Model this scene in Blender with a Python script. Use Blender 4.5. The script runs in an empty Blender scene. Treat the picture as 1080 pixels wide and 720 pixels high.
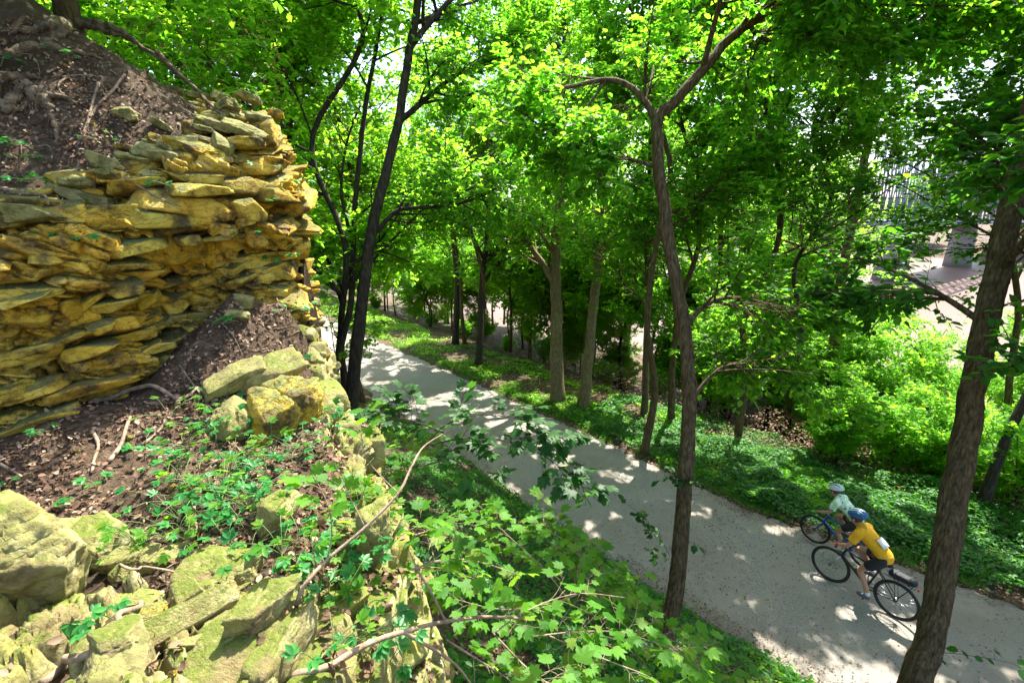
import bpy, bmesh, math, random
import numpy as np
from mathutils import Vector, Matrix
from mathutils.bvhtree import BVHTree
R_ = math.radians
rng = np.random.default_rng(7)
random.seed(7)
scene = bpy.context.scene
COL = scene.collection

# ------------------------------------------------------------------ camera
CAMZ = 6.8; TH = R_(14.3); F = 510.0
CAMP = np.array([0, 0, CAMZ])
cd = bpy.data.cameras.new("camera"); cam = bpy.data.objects.new("camera", cd); COL.objects.link(cam)
cam.location = (0, 0, CAMZ); cam.rotation_euler = (math.pi/2-TH, 0, 0)
cd.sensor_width = 36; cd.lens = 17.0; cd.clip_start = 0.05; cd.clip_end = 3000
scene.camera = cam
def RAY(px, py):
    a = (px-540)/F; b = -(py-360)/F
    return np.array([a, math.cos(TH)+b*math.sin(TH), b*math.cos(TH)-math.sin(TH)])
def W(px, py, s): return CAMP + RAY(px, py)*s          # world point at depth s
def G(px, py, z=0.0):
    r = RAY(px, py); return CAMP + r*((z-CAMZ)/r[2])

# ------------------------------------------------------------------ object helpers
def tag(o, label=None, cat=None, group=None, kind=None):
    if label: o['label'] = label
    if cat: o['category'] = cat
    if group: o['group'] = group
    if kind: o['kind'] = kind
    return o
def empty(name, loc=(0, 0, 0), rz=0):
    o = bpy.data.objects.new(name, None); COL.objects.link(o)
    o.location = [float(c) for c in loc]; o.rotation_euler = (0, 0, rz); o.empty_display_size = .2
    return o
def mesh_np(name, verts, faces, m, parent=None, smooth=False, rel=True):
    """faces: list of int arrays (n,k). verts in world space; when parent is given they are moved into its space"""
    verts = np.asarray(verts, dtype=np.float32).reshape(-1, 3)
    if parent is not None and rel and not parent.parent:
        verts = verts - np.array(parent.location, dtype=np.float32)
    me = bpy.data.meshes.new(name)
    if not isinstance(faces, (list, tuple)): faces = [faces]
    faces = [np.asarray(f, dtype=np.int32) for f in faces if len(f)]
    me.vertices.add(len(verts)); me.vertices.foreach_set('co', verts.ravel())
    nl = sum(f.size for f in faces); nf = sum(len(f) for f in faces)
    me.loops.add(nl); me.loops.foreach_set('vertex_index', np.concatenate([f.ravel() for f in faces]))
    me.polygons.add(nf)
    tot = np.concatenate([np.full(len(f), f.shape[1], np.int32) for f in faces])
    st = np.concatenate([[0], np.cumsum(tot)[:-1]]).astype(np.int32)
    me.polygons.foreach_set('loop_start', st)
    me.polygons.foreach_set('loop_total', tot)
    if smooth: me.polygons.foreach_set('use_smooth', np.ones(nf, bool))
    me.update(calc_edges=True)
    me.materials.append(m)
    o = bpy.data.objects.new(name, me); COL.objects.link(o)
    if parent is not None: o.parent = parent
    return o
def copy_tree(o, parent=None):
    c = o.copy(); COL.objects.link(c); c.parent = parent
    for ch in list(o.children): copy_tree(ch, c)
    return c
class MB:
    def __init__(s): s.v = []; s.f = {}; s.n = 0
    def add(s, V, Fs):
        V = np.asarray(V, float).reshape(-1, 3)
        if not isinstance(Fs, (list, tuple)) or (len(Fs) and np.isscalar(Fs[0])): Fs = [Fs]
        for f in Fs:
            f = np.asarray(f, int)
            if f.ndim == 1: f = f[None]
            if len(f): s.f.setdefault(f.shape[1], []).append(f+s.n)
        s.v.append(V); s.n += len(V); return s
    def build(s, name, m, parent=None, smooth=False, rel=True):
        return mesh_np(name, np.concatenate(s.v), [np.concatenate(x) for x in s.f.values()], m, parent, smooth, rel)
def nrm(a): return a/np.maximum(np.linalg.norm(a, axis=-1, keepdims=True), 1e-9)
def catmull(P, n):
    P = np.asarray(P, float); m = len(P)
    if m < 3: 
        t = np.linspace(0, 1, n)[:, None]; return P[0]*(1-t)+P[-1]*t
    Q = np.vstack([2*P[0]-P[1], P, 2*P[-1]-P[-2]])
    t = np.linspace(0, m-1-1e-6, n); i = t.astype(int); u = (t-i)[:, None]
    a, b, c, d = Q[i], Q[i+1], Q[i+2], Q[i+3]
    return .5*((2*b)+(-a+c)*u+(2*a-5*b+4*c-d)*u**2+(-a+3*b-3*c+d)*u**3)
def tubes(P, Rr, sides=5, rough=0.0, seed=0):
    """P (M,K,3), Rr (M,K) -> verts, quads"""
    P = np.asarray(P, float); Rr = np.asarray(Rr, float)
    M, K, _ = P.shape
    T = np.empty_like(P); T[:, 1:-1] = P[:, 2:]-P[:, :-2]; T[:, 0] = P[:, 1]-P[:, 0]; T[:, -1] = P[:, -1]-P[:, -2]
    T = nrm(T)
    ov = nrm(P[:, -1]-P[:, 0]+1e-6)
    ref = np.where(np.abs(ov[:, 2:3]) > .8, np.array([[1., 0, 0]]), np.array([[0, 0, 1.]]))[:, None, :]
    A = nrm(np.cross(T, np.broadcast_to(ref, T.shape))); B = np.cross(T, A)
    ang = np.arange(sides)*2*math.pi/sides
    rad = Rr[:, :, None]*np.ones(sides)
    if rough: rad = rad*(1+rough*np.random.default_rng(seed).normal(size=rad.shape))
    V = P[:, :, None, :]+rad[..., None]*(A[:, :, None, :]*np.cos(ang)[:, None]+B[:, :, None, :]*np.sin(ang)[:, None])
    idx = np.arange(M*K*sides).reshape(M, K, sides)
    a = idx[:, :-1]; b = idx[:, 1:]
    q = np.stack([a, np.roll(a, -1, 2), np.roll(b, -1, 2), b], -1).reshape(-1, 4)
    caps = [idx[:, 0][:, ::-1], idx[:, -1]]
    return V.reshape(-1, 3), [q, np.concatenate(caps)]
def tube1(pts, r0, r1=None, n=24, sides=8, rough=0, seed=0, flare=0.0):
    p = catmull(pts, n); r1 = r0 if r1 is None else r1
    t = np.linspace(0, 1, n); r = r0*(1-t)+r1*t
    if flare: r = r*(1+flare*np.exp(-t*n*.35))
    return tubes(p[None], r[None], sides, rough, seed)
def box(c, d, rot=None, taper=1.0):
    d = np.array(d)/2.; v = np.array([[x, y, z] for x in (-1, 1) for y in (-1, 1) for z in (-1, 1)], float)*d
    v[v[:, 2] > 0, :2] *= taper
    if rot is not None: v = v@np.array(Matrix.Rotation(rot[2], 3, 'Z')@Matrix.Rotation(rot[1], 3, 'Y')@Matrix.Rotation(rot[0], 3, 'X')).T
    return v+np.array(c), np.array([[0, 1, 3, 2], [4, 6, 7, 5], [0, 4, 5, 1], [2, 3, 7, 6], [0, 2, 6, 4], [1, 5, 7, 3]])

# ------------------------------------------------------------------ noise
def vnoise(P, seed=0):
    P = np.asarray(P, float); D = P.shape[-1]
    i = np.floor(P).astype(np.int64); f = P-i; f = f*f*(3-2*f)
    out = 0
    for c in range(2**D):
        off = np.array([(c >> k) & 1 for k in range(D)])
        w = np.prod(np.where(off, f, 1-f), axis=-1)
        out = out+w*hsh(i+off, seed)
    return out*2-1
def hsh(I, seed=0):
    h = np.full(I.shape[:-1], 374761393*(seed+1) & 0xffffffff, dtype=np.uint64)
    for k in range(I.shape[-1]):
        h = (h ^ ((I[..., k].astype(np.int64) & 0xffffffff).astype(np.uint64)*np.uint64((668265263, 2246822519, 3266489917)[k] ))) & np.uint64(0xffffffff)
        h = (h*np.uint64(2654435761)) & np.uint64(0xffffffff); h ^= h >> np.uint64(15)
    h = (h*np.uint64(2246822519)) & np.uint64(0xffffffff); h ^= h >> np.uint64(13)
    return h.astype(float)/4294967295.
def fbm(P, oct=4, seed=0):
    s = 0; a = .5
    for o in range(oct): s = s+a*vnoise(P*2**o, seed+o*17); a *= .5
    return s
def voro(P, seed=0):
    """returns F1,F2, id cell centre, per-cell randoms"""
    i0 = np.floor(P).astype(np.int64); N = len(P)
    F1 = np.full(N, 9.); F2 = np.full(N, 9.); C1 = np.zeros((N, 3)); I1 = np.zeros((N, 3), np.int64)
    for a in (-1, 0, 1):
        for b in (-1, 0, 1):
            for c in (-1, 0, 1):
                I = i0+np.array([a, b, c])
                C = I+np.stack([hsh(I, seed+1), hsh(I, seed+2), hsh(I, seed+3)], -1)
                d = (np.abs(P-C)**4).sum(1)**.25
                n1 = d < F1
                F2 = np.where(n1, F1, np.minimum(F2, d))
                C1[n1] = C[n1]; I1[n1] = I[n1]; F1 = np.where(n1, d, F1)
    return F1, F2, C1, I1
def sstep(a, b, x): t = np.clip((x-a)/(b-a), 0, 1); return t*t*(3-2*t)

# ------------------------------------------------------------------ materials
def mat(name):
    m = bpy.data.materials.new(name); m.use_nodes = True; nt = m.node_tree
    nt.nodes.clear(); return m, nt, nt.nodes.new, nt.links.new
def ramp(nt, stops, interp='LINEAR'):
    n = nt.nodes.new('ShaderNodeValToRGB'); cr = n.color_ramp; cr.interpolation = interp
    while len(cr.elements) < len(stops): cr.elements.new(.5)
    for e, (p, c) in zip(cr.elements, stops): e.position = p; e.color = (*c, 1) if len(c) == 3 else c
    return n
def leaf_mat(name, cols, trans, tfac=.5, rough=.52):
    m, nt, N, L = mat(name)
    g = N('ShaderNodeNewGeometry'); rp = ramp(nt, [(i/(len(cols)-1), c) for i, c in enumerate(cols)])
    L(g.outputs['Random Per Island'], rp.inputs[0])
    rt = ramp(nt, [(i/(len(trans)-1), c) for i, c in enumerate(trans)])
    L(g.outputs['Random Per Island'], rt.inputs[0])
    p = N('ShaderNodeBsdfPrincipled'); p.inputs['Roughness'].default_value = rough; p.inputs['Specular IOR Level'].default_value = .2
    t = N('ShaderNodeBsdfTranslucent'); mx = N('ShaderNodeMixShader'); mx.inputs[0].default_value = tfac
    L(rp.outputs[0], p.inputs['Base Color']); L(rt.outputs[0], t.inputs['Color'])
    L(p.outputs[0], mx.inputs[1]); L(t.outputs[0], mx.inputs[2])
    o = N('ShaderNodeOutputMaterial'); L(mx.outputs[0], o.inputs[0]); return m
def noise_mat(name, stops, scale=8, detail=6, rough=.9, bump=.3, bscale=None, stretch=(1, 1, 1), dist=.02, spec=.2, moss=None, big=None, crack=None, stain=None, isl=None):
    m, nt, N, L = mat(name)
    tc = N('ShaderNodeTexCoord'); mp = N('ShaderNodeMapping'); mp.inputs['Scale'].default_value = stretch
    L(tc.outputs['Object'], mp.inputs[0])
    n = N('ShaderNodeTexNoise'); n.inputs['Scale'].default_value = scale; n.inputs['Detail'].default_value = detail; n.inputs['Roughness'].default_value = .65
    L(mp.outputs[0], n.inputs['Vector']); rp = ramp(nt, stops); L(n.outputs['Fac'], rp.inputs[0])
    p = N('ShaderNodeBsdfPrincipled'); p.inputs['Roughness'].default_value = rough; p.inputs['Specular IOR Level'].default_value = spec
    out = rp.outputs[0]
    if big:
        n3 = N('ShaderNodeTexNoise'); n3.inputs['Scale'].default_value = big[0]; n3.inputs['Detail'].default_value = 3
        L(tc.outputs['Object'], n3.inputs['Vector'])
        r3 = ramp(nt, [(.4, (0, 0, 0)), (.62, (1, 1, 1))]); L(n3.outputs['Fac'], r3.inputs[0])
        mx = N('ShaderNodeMixRGB'); mx.inputs[2].default_value = (*big[1], 1); L(r3.outputs[0], mx.inputs[0]); L(out, mx.inputs[1]); out = mx.outputs[0]
    if moss:
        g = N('ShaderNodeNewGeometry'); sx = N('ShaderNodeSeparateXYZ'); L(g.outputs['Normal'], sx.inputs[0])
        n4 = N('ShaderNodeTexNoise'); n4.inputs['Scale'].default_value = 7; n4.inputs['Detail'].default_value = 13; n4.inputs['Roughness'].default_value = .72; L(tc.outputs['Object'], n4.inputs['Vector'])
        ad = N('ShaderNodeMath'); ad.operation = 'MULTIPLY_ADD'; L(n4.outputs['Fac'], ad.inputs[0]); ad.inputs[1].default_value = 1.6; L(sx.outputs['Z'], ad.inputs[2])
        r4 = ramp(nt, [(moss[1], (0, 0, 0)), (moss[2], (1, 1, 1))])
        dv = N('ShaderNodeMath'); dv.operation = 'MULTIPLY'; dv.inputs[1].default_value = .4; L(ad.outputs[0], dv.inputs[0]); L(dv.outputs[0], r4.inputs[0])
        mx = N('ShaderNodeMixRGB'); mx.inputs[2].default_value = (*moss[0], 1); L(r4.outputs[0], mx.inputs[0]); L(out, mx.inputs[1]); out = mx.outputs[0]
    if stain:
        n5 = N('ShaderNodeTexNoise'); n5.inputs['Scale'].default_value = stain[0]; n5.inputs['Detail'].default_value = 9; n5.inputs['Roughness'].default_value = .7; L(tc.outputs['Object'], n5.inputs['Vector'])
        r5 = ramp(nt, [(.50, (0, 0, 0)), (.60, (1, 1, 1))]); L(n5.outputs['Fac'], r5.inputs[0])
        mx = N('ShaderNodeMixRGB'); mx.inputs[2].default_value = (*stain[1], 1); L(r5.outputs[0], mx.inputs[0]); L(out, mx.inputs[1]); out = mx.outputs[0]
    if isl:
        gi = N('ShaderNodeNewGeometry'); ri = ramp(nt, isl); L(gi.outputs['Random Per Island'], ri.inputs[0])
        mx = N('ShaderNodeMixRGB'); mx.blend_type = 'MULTIPLY'; mx.inputs[0].default_value = 1; L(out, mx.inputs[1]); L(ri.outputs[0], mx.inputs[2]); out = mx.outputs[0]
    L(out, p.inputs['Base Color'])
    if bump:
        n2 = N('ShaderNodeTexNoise'); n2.inputs['Scale'].default_value = bscale or scale*4; n2.inputs['Detail'].default_value = 8; n2.inputs['Roughness'].default_value = .7
        L(mp.outputs[0], n2.inputs['Vector'])
        b = N('ShaderNodeBump'); b.inputs['Strength'].default_value = bump; b.inputs['Distance'].default_value = dist
        L(n2.outputs['Fac'], b.inputs['Height']); last = b
        if crack:
            for (cs, cst, cdist) in crack:
                mp2 = N('ShaderNodeMapping'); mp2.inputs['Scale'].default_value = (1, 1, cst); mp2.inputs['Rotation'].default_value = (.1, .3, 0)
                nz = N('ShaderNodeTexNoise'); nz.inputs['Scale'].default_value = cs*.7; nz.inputs['Detail'].default_value = 7; L(tc.outputs['Object'], nz.inputs['Vector'])
                sc_ = N('ShaderNodeVectorMath'); sc_.operation = 'SCALE'; sc_.inputs['Scale'].default_value = .6/cs*2; L(nz.outputs['Color'], sc_.inputs[0])
                av = N('ShaderNodeVectorMath'); L(tc.outputs['Object'], av.inputs[0]); L(sc_.outputs[0], av.inputs[1]); L(av.outputs[0], mp2.inputs[0])
                vo = N('ShaderNodeTexVoronoi'); vo.feature = 'DISTANCE_TO_EDGE'; vo.inputs['Scale'].default_value = cs; L(mp2.outputs[0], vo.inputs['Vector'])
                mr = N('ShaderNodeMapRange'); mr.inputs['From Max'].default_value = .07; L(vo.outputs['Distance'], mr.inputs['Value'])
                vc = N('ShaderNodeTexVoronoi'); vc.inputs['Scale'].default_value = cs; L(mp2.outputs[0], vc.inputs['Vector'])
                ad2 = N('ShaderNodeMath'); L(mr.outputs[0], ad2.inputs[0]); L(vc.outputs['Color'], ad2.inputs[1])
                b2 = N('ShaderNodeBump'); b2.inputs['Strength'].default_value = .7; b2.inputs['Distance'].default_value = cdist; L(ad2.outputs[0], b2.inputs['Height']); L(last.outputs[0], b2.inputs['Normal']); last = b2
        L(last.outputs[0], p.inputs['Normal'])
    o = N('ShaderNodeOutputMaterial'); L(p.outputs[0], o.inputs[0]); return m
def plain(name, c, rough=.5, metal=0, spec=.5, fold=0):
    m, nt, N, L = mat(name)
    p = N('ShaderNodeBsdfPrincipled'); p.inputs['Base Color'].default_value = (*c, 1); p.inputs['Roughness'].default_value = rough
    p.inputs['Metallic'].default_value = metal; p.inputs['Specular IOR Level'].default_value = spec
    n = N('ShaderNodeTexNoise'); n.inputs['Scale'].default_value = 40; tc = N('ShaderNodeTexCoord'); L(tc.outputs['Object'], n.inputs[0])
    mx = N('ShaderNodeMixRGB'); mx.blend_type = 'MULTIPLY'; mx.inputs[0].default_value = .25; mx.inputs[1].default_value = (*c, 1)
    L(n.outputs['Fac'], mx.inputs[2]); L(mx.outputs[0], p.inputs['Base Color'])
    if fold:
        nf = N('ShaderNodeTexNoise'); nf.inputs['Scale'].default_value = 9; nf.inputs['Detail'].default_value = 3; nf.inputs['Distortion'].default_value = 1.5; L(tc.outputs['Object'], nf.inputs[0])
        b = N('ShaderNodeBump'); b.inputs['Strength'].default_value = 1; b.inputs['Distance'].default_value = fold; L(nf.outputs['Fac'], b.inputs['Height']); L(b.outputs[0], p.inputs['Normal'])
    o = N('ShaderNodeOutputMaterial'); L(p.outputs[0], o.inputs[0]); return m

M = {}
# ground material: soil near, leafy floor further
M['ground'] = noise_mat('forest_floor', [(.3, (.035, .022, .013)), (.5, (.085, .056, .034)), (.72, (.20, .135, .085))], 11, 10, bump=1, bscale=60, dist=.03, big=(.9, (.055, .038, .022)))
M['path'] = noise_mat('crushed_stone', [(.25, (.11, .10, .09)), (.43, (.22, .205, .18)), (.6, (.30, .28, .245)), (.75, (.42, .39, .345))], 34, 13, bump=1, bscale=120, dist=.018, big=(.45, (.24, .21, .17)), stain=(1.7, (.28, .25, .205)))
M['rock'] = noise_mat('ochre_limestone', [(.27, (.12, .07, .02)), (.38, (.34, .22, .045)), (.46, (.62, .43, .06)), (.54, (.76, .57, .10)), (.64, (.62, .52, .20)), (.78, (.36, .29, .11))], 4.5, 13, bump=1, bscale=38, dist=.03, moss=((.17, .18, .06), .53, .68), big=(1.3, (.66, .40, .03)), crack=[(8, 2.0, .012)], stain=(2.6, (.14, .10, .04)), isl=[(0, (.45, .47, .55)), (.2, (.8, .8, .8)), (.45, (1, 1, 1)), (.7, (.95, .78, .6)), (.85, (.75, .82, .8)), (1, (1, 1, 1))])
M['rock2'] = noise_mat('pale_limestone', [(.28, (.07, .055, .02)), (.38, (.18, .15, .06)), (.48, (.31, .28, .12)), (.58, (.45, .41, .24)), (.75, (.56, .52, .38))], 6, 13, bump=1, bscale=42, dist=.025, moss=((.12, .15, .025), .57, .68), big=(3.2, (.26, .25, .06)), stain=(3.6, (.20, .16, .07)))
M['bark'] = noise_mat('ridged_bark', [(.3, (.028, .018, .008)), (.48, (.09, .060, .028)), (.6, (.15, .108, .055)), (.75, (.24, .18, .10))], 22, 10, bump=1, bscale=30, stretch=(1.6, 1.6, .22), dist=.035)
M['barkdark'] = noise_mat('dark_bark', [(.3, (.015, .012, .010)), (.5, (.045, .034, .026)), (.7, (.09, .07, .05))], 14, 8, bump=.9, bscale=20, stretch=(1.6, 1.6, .35), dist=.03)
M['barktan'] = noise_mat('tan_bark', [(.3, (.07, .05, .025)), (.5, (.16, .12, .06)), (.7, (.26, .2, .11))], 12, 8, bump=.8, bscale=20, stretch=(1.6, 1.6, .4), dist=.03)
M['stick'] = noise_mat('dry_wood', [(.3, (.12, .08, .05)), (.6, (.3, .22, .15)), (.8, (.42, .33, .24))], 20, 6, bump=.5)
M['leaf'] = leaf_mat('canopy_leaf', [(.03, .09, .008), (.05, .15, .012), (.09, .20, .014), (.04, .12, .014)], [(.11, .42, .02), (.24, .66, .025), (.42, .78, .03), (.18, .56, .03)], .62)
M['leafdark'] = leaf_mat('shade_toned_leaf', [(.015, .06, .01), (.025, .095, .012), (.045, .13, .014)], [(.06, .30, .012), (.14, .46, .015), (.28, .60, .02)], .5)  # darker copy of the canopy leaf, shade put into its colour
M['leafyel'] = leaf_mat('sun_toned_leaf', [(.055, .18, .012), (.085, .24, .014), (.13, .29, .02)], [(.27, .70, .03), (.40, .80, .035), (.56, .88, .05)], .62)  # lighter leaf copy; brightness of the sunny understory is put into the colour
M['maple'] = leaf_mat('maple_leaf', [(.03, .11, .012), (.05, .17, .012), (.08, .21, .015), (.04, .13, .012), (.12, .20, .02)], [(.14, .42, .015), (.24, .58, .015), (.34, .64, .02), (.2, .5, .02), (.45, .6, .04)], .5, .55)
M['mapledark'] = leaf_mat('silhouette_toned_maple', [(.01, .04, .008), (.015, .06, .01), (.02, .08, .01)], [(.05, .2, .01), (.07, .26, .012), (.1, .3, .02)], .35, .5)  # darkened maple leaf, the backlit silhouette look painted into its colour
M['creeper'] = leaf_mat('creeper_leaf', [(.02, .12, .03), (.03, .17, .04), (.05, .21, .04)], [(.08, .4, .06), (.12, .5, .06), (.2, .55, .06)], .4, .4)
M['cover'] = leaf_mat('ground_cover_leaf', [(.015, .08, .015), (.03, .13, .02), (.055, .18, .02)], [(.08, .34, .03), (.16, .5, .03), (.28, .6, .04)], .4, .45)
M['litter'] = leaf_mat('dead_leaf', [(.05, .03, .018), (.13, .075, .04), (.035, .02, .013), (.22, .13, .08), (.08, .045, .025), (.36, .26, .18), (.06, .035, .02), (.16, .10, .06)], [(.2, .1, .05), (.3, .18, .1)], .12, .8)
M['stem'] = plain('green_stem', (.10, .16, .04), .6)
SUN_EL, SUN_AZ = 58, 27; EXPO = 2.1
SUNV = np.array([math.cos(R_(SUN_EL))*math.sin(R_(SUN_AZ)), math.cos(R_(SUN_EL))*math.cos(R_(SUN_AZ)), math.sin(R_(SUN_EL))])
# ------------------------------------------------------------------ terrain
PATHC = np.array([(24, -7), (18, -1.2), (13, 2.6), (8.2, 5.6), (4.9, 8.35), (3.4, 10.0), (-.1, 14.5), (-3.9, 19.2), (-9.6, 26.0), (-15.8, 33.5), (-24, 43), (-40, 60), (-75, 95)], float)
PW = 2.05
def curve_dense(P, n=120): return catmull(P, n)
PC = curve_dense(PATHC, 90)
def seg_near(P, C):
    """nearest on polyline: distance, side sign(+ = right of travel), param"""
    P = np.asarray(P, float); best = np.full(len(P), 1e18); side = np.zeros(len(P)); par = np.zeros(len(P))
    for k in range(len(C)-1):
        a, b = C[k, :2], C[k+1, :2]; ab = b-a; L2 = ab@ab
        t = np.clip(((P-a)@ab)/L2, 0, 1); q = a+t[:, None]*ab; d = P-q; dd = (d**2).sum(1)
        m = dd < best
        cr = ab[0]*d[:, 1]-ab[1]*d[:, 0]
        best = np.where(m, dd, best); side = np.where(m, -np.sign(cr), side); par = np.where(m, k+t, par)
    return np.sqrt(best), side, par
def inside(P, poly):
    c = np.zeros(len(P), bool); n = len(poly)
    for i in range(n):
        a = poly[i]; b = poly[(i+1) % n]
        if a[1] == b[1]: continue
        cond = ((a[1] > P[:, 1]) != (b[1] > P[:, 1])) & (P[:, 0] < (b[0]-a[0])*(P[:, 1]-a[1])/(b[1]-a[1])+a[0])
        c ^= cond
    return c
# foot of the rock face: x, y, top height
KF = np.array([(-9.5, -1.5, 6.6), (-6.5, 1.4, 6.75), (-4.7, 2.85, 6.8), (-3.75, 3.45, 6.88), (-3.15, 3.95, 7.15), (-2.75, 4.4, 7.4), (-2.45, 4.95, 7.65), (-2.48, 5.5, 7.8), (-2.85, 6.2, 7.95), (-3.6, 7.4, 8.2), (-5.2, 9.6, 8.2), (-8, 14, 7.5), (-16, 24, 6), (-30, 40, 6), (-60, 70, 6)], float)
KP = np.vstack([KF[:, :2], [(-90, 70), (-90, -40), (-20, -40)]])
BF = np.array([(1.2, -4), (.5, -.6), (-.1, .7), (-.62, 1.15), (-.74, 1.7), (-.80, 2.5), (-1.1, 3.3), (-1.65, 4.05), (-2.05, 4.75), (-2.4, 5.5), (-2.8, 6.3), (-3.55, 7.5), (-5.1, 9.7), (-7.9, 14.1), (-16, 24.2), (-30, 40.2), (-60, 70)], float)
BP = np.vstack([BF, [(-90, 70), (-90, -40)]])
KD = catmull(KF, 60)
def H(x, y):
    x = np.asarray(x, float).ravel(); y = np.asarray(y, float).ravel(); P = np.stack([x, y], 1)
    dpc, sp, _ = seg_near(P, PC); dP = np.maximum(dpc-PW, 0)
    dB, _, _ = seg_near(P, BF); inB = inside(P, BP)
    dK, _, kp = seg_near(P, KF); inK = inside(P, KP)
    wk = 1/(((P[:, None, :]-KD[None, :, :2])**2).sum(-1)+.02)**2; zt = (wk*KD[None, :, 2]).sum(1)/wk.sum(1)
    # right (river) side; sp>0 is right of travel direction (towards river)
    n1 = fbm(P*.55, 4, 3); n2 = fbm(P*2.7, 3, 9)
    river = 0.04*sstep(0, .5, dP)-3.2*sstep(2.2, 13, dP)-.5*sstep(13, 20, dP)-2.4*sstep(20, 23, dP)+(5.0+ .012*np.maximum(dP-165, 0))*sstep(160, 175, dP)
    river = river+(n1*.35+n2*.05)*sstep(.8, 4, dP)
    # bank between ledge and path
    t = dB/(dB+dP+1e-6); zB = 2.9
    bank = zB*(1-t)**1.15+(n1*.22+n2*.06)*sstep(0, 1.2, dP)*sstep(0, .5, dB)
    bank = np.where(y > 9, bank*np.exp(-(y-9)/14.), bank)
    shelf = 5.15+.10*n1+.08*n2+.22*sstep(1.9, 1.0, y)
    # talus of soil against the hollow in the face
    tal = np.exp(-((np.abs(x+2.55)/.75)**2+(np.abs(y-4.55)/.72)**2))*.85*(1+.25*n2)
    tal2 = np.exp(-(((x+3.3)**2+(y-3.5)**2)/.5**2))*.15
    shelf = shelf+tal+tal2-.25*sstep(.25, 0, dB)
    soil = zt-.14+1.0*np.maximum(dK-.62, 0)
    soil = np.where(dK > 2.9, zt-.14+1.0*2.28+.12*(np.minimum(dK, 12)-2.9), soil)+n1*.18+n2*.09
    drop = sstep(0, .45+np.clip(y-8, 0, 30)*.25, dB)
    top = np.where(inK, soil, shelf)
    hgt = np.where(inK, np.where(dK < .42+.28*np.exp(-(((x+2.85)**2+(y-4.5)**2)/.4)), np.minimum(shelf, soil), soil), np.where(inB, shelf, bank*drop+ (np.where(y > 5.6, np.minimum(zt-1.2, 7.), 4.85))*(1-drop)))
    left = hgt
    z = np.where(sp > 0, river, left)
    z = np.where(dpc < PW, -.05, z*sstep(0, .12, dP)+(-.05)*(1-sstep(0, .12, dP)))
    return z
def H1(x, y): return float(H([x], [y])[0])
def axis(lo, hi, step, far, g=1.16):
    a = list(np.arange(lo, hi, step)); s = step; x = a[-1]
    while x < far: s *= g; x += s; a.append(x)
    s = step; x = a[0]; pre = []
    while x > -far: s *= g; x -= s; pre.append(x)
    return np.array(pre[::-1]+a)
ax = axis(-7.5, 6.0, .07, 900); ay = axis(.2, 10.0, .07, 900)
X, Y = np.meshgrid(ax, ay, indexing='ij')
Z = H(X, Y)
nx, ny = len(ax), len(ay)
idx = np.arange(nx*ny).reshape(nx, ny)
q = np.stack([idx[:-1, :-1], idx[1:, :-1], idx[1:, 1:], idx[:-1, 1:]], -1).reshape(-1, 4)
gv = np.stack([X.ravel(), Y.ravel(), Z.ravel()], 1)
near = (gv[:, 0] > -8) & (gv[:, 0] < 8) & (gv[:, 1] > -1) & (gv[:, 1] < 12)
gv[near, 2] += (.05*fbm(gv[near, :2]*5, 3, 5)+.03*fbm(gv[near, :2]*14, 2, 6))*(np.abs(gv[near, 2]+.05) > .02)
ground = mesh_np('ground', gv, q, M['ground'], smooth=True); tag(ground, 'brown leafy forest floor under the woods and along the path', 'ground', kind='structure')
# path strip
C = catmull(PATHC, 900); T = np.gradient(C, axis=0); T = nrm(T); Nn = np.stack([T[:, 1], -T[:, 0]], 1)
k = 22; u = np.linspace(-1, 1, k)
wl = PW+.20*fbm(np.stack([np.arange(900)*.6, np.zeros(900)], 1), 3, 2)+.05; wr = PW+.22*fbm(np.stack([np.arange(900)*.55, np.ones(900)*9], 1), 3, 2)+.05
hw = np.where(u[None] < 0, wl[:, None], wr[:, None])*u[None]
pv = C[:, None, :]+Nn[:, None, :]*hw[..., None]
pz = .03*(1-u[None]**2)+.008*fbm(pv.reshape(-1, 2)*2, 3).reshape(900, k)
pz = np.where(np.abs(u)[None] > .999, -.06, pz)
pverts = np.concatenate([pv, pz[..., None]], -1).reshape(-1, 3); ii = np.arange(900*k).reshape(900, k)
pq = np.stack([ii[:-1, :-1], ii[:-1, 1:], ii[1:, 1:], ii[1:, :-1]], -1).reshape(-1, 4)
path = mesh_np('path', pverts, pq, M['path'], smooth=True); tag(path, 'grey crushed stone trail curving through the trees', 'path', kind='structure')
# river
m, nt, N, L = mat('muddy_water')
p = N('ShaderNodeBsdfPrincipled'); p.inputs['Base Color'].default_value = (.12, .075, .055, 1); p.inputs['Roughness'].default_value = .5; p.inputs['Specular IOR Level'].default_value = .12
n = N('ShaderNodeTexNoise'); n.inputs['Scale'].default_value = 1.5; n.inputs['Detail'].default_value = 6; tc = N('ShaderNodeTexCoord'); L(tc.outputs['Object'], n.inputs[0])
b = N('ShaderNodeBump'); b.inputs['Strength'].default_value = .5; b.inputs['Distance'].default_value = .1; L(n.outputs['Fac'], b.inputs['Height']); L(b.outputs[0], p.inputs['Normal'])
o = N('ShaderNodeOutputMaterial'); L(p.outputs[0], o.inputs[0]); M['water'] = m
MD = np.array([.78, .63]); TD = np.array([-.63, .78])
c0 = MD*(11+12); c1 = MD*(11+175)
wv = [(*(c0+TD*-500), -4), (*(c1+TD*-500), -4), (*(c1+TD*700), -4), (*(c0+TD*700), -4)]
river = mesh_np("river", wv, np.array([[0, 1, 2, 3]]), M['water']); tag(river, 'wide brown river seen through gaps in the trees', 'river', kind='structure')

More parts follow.
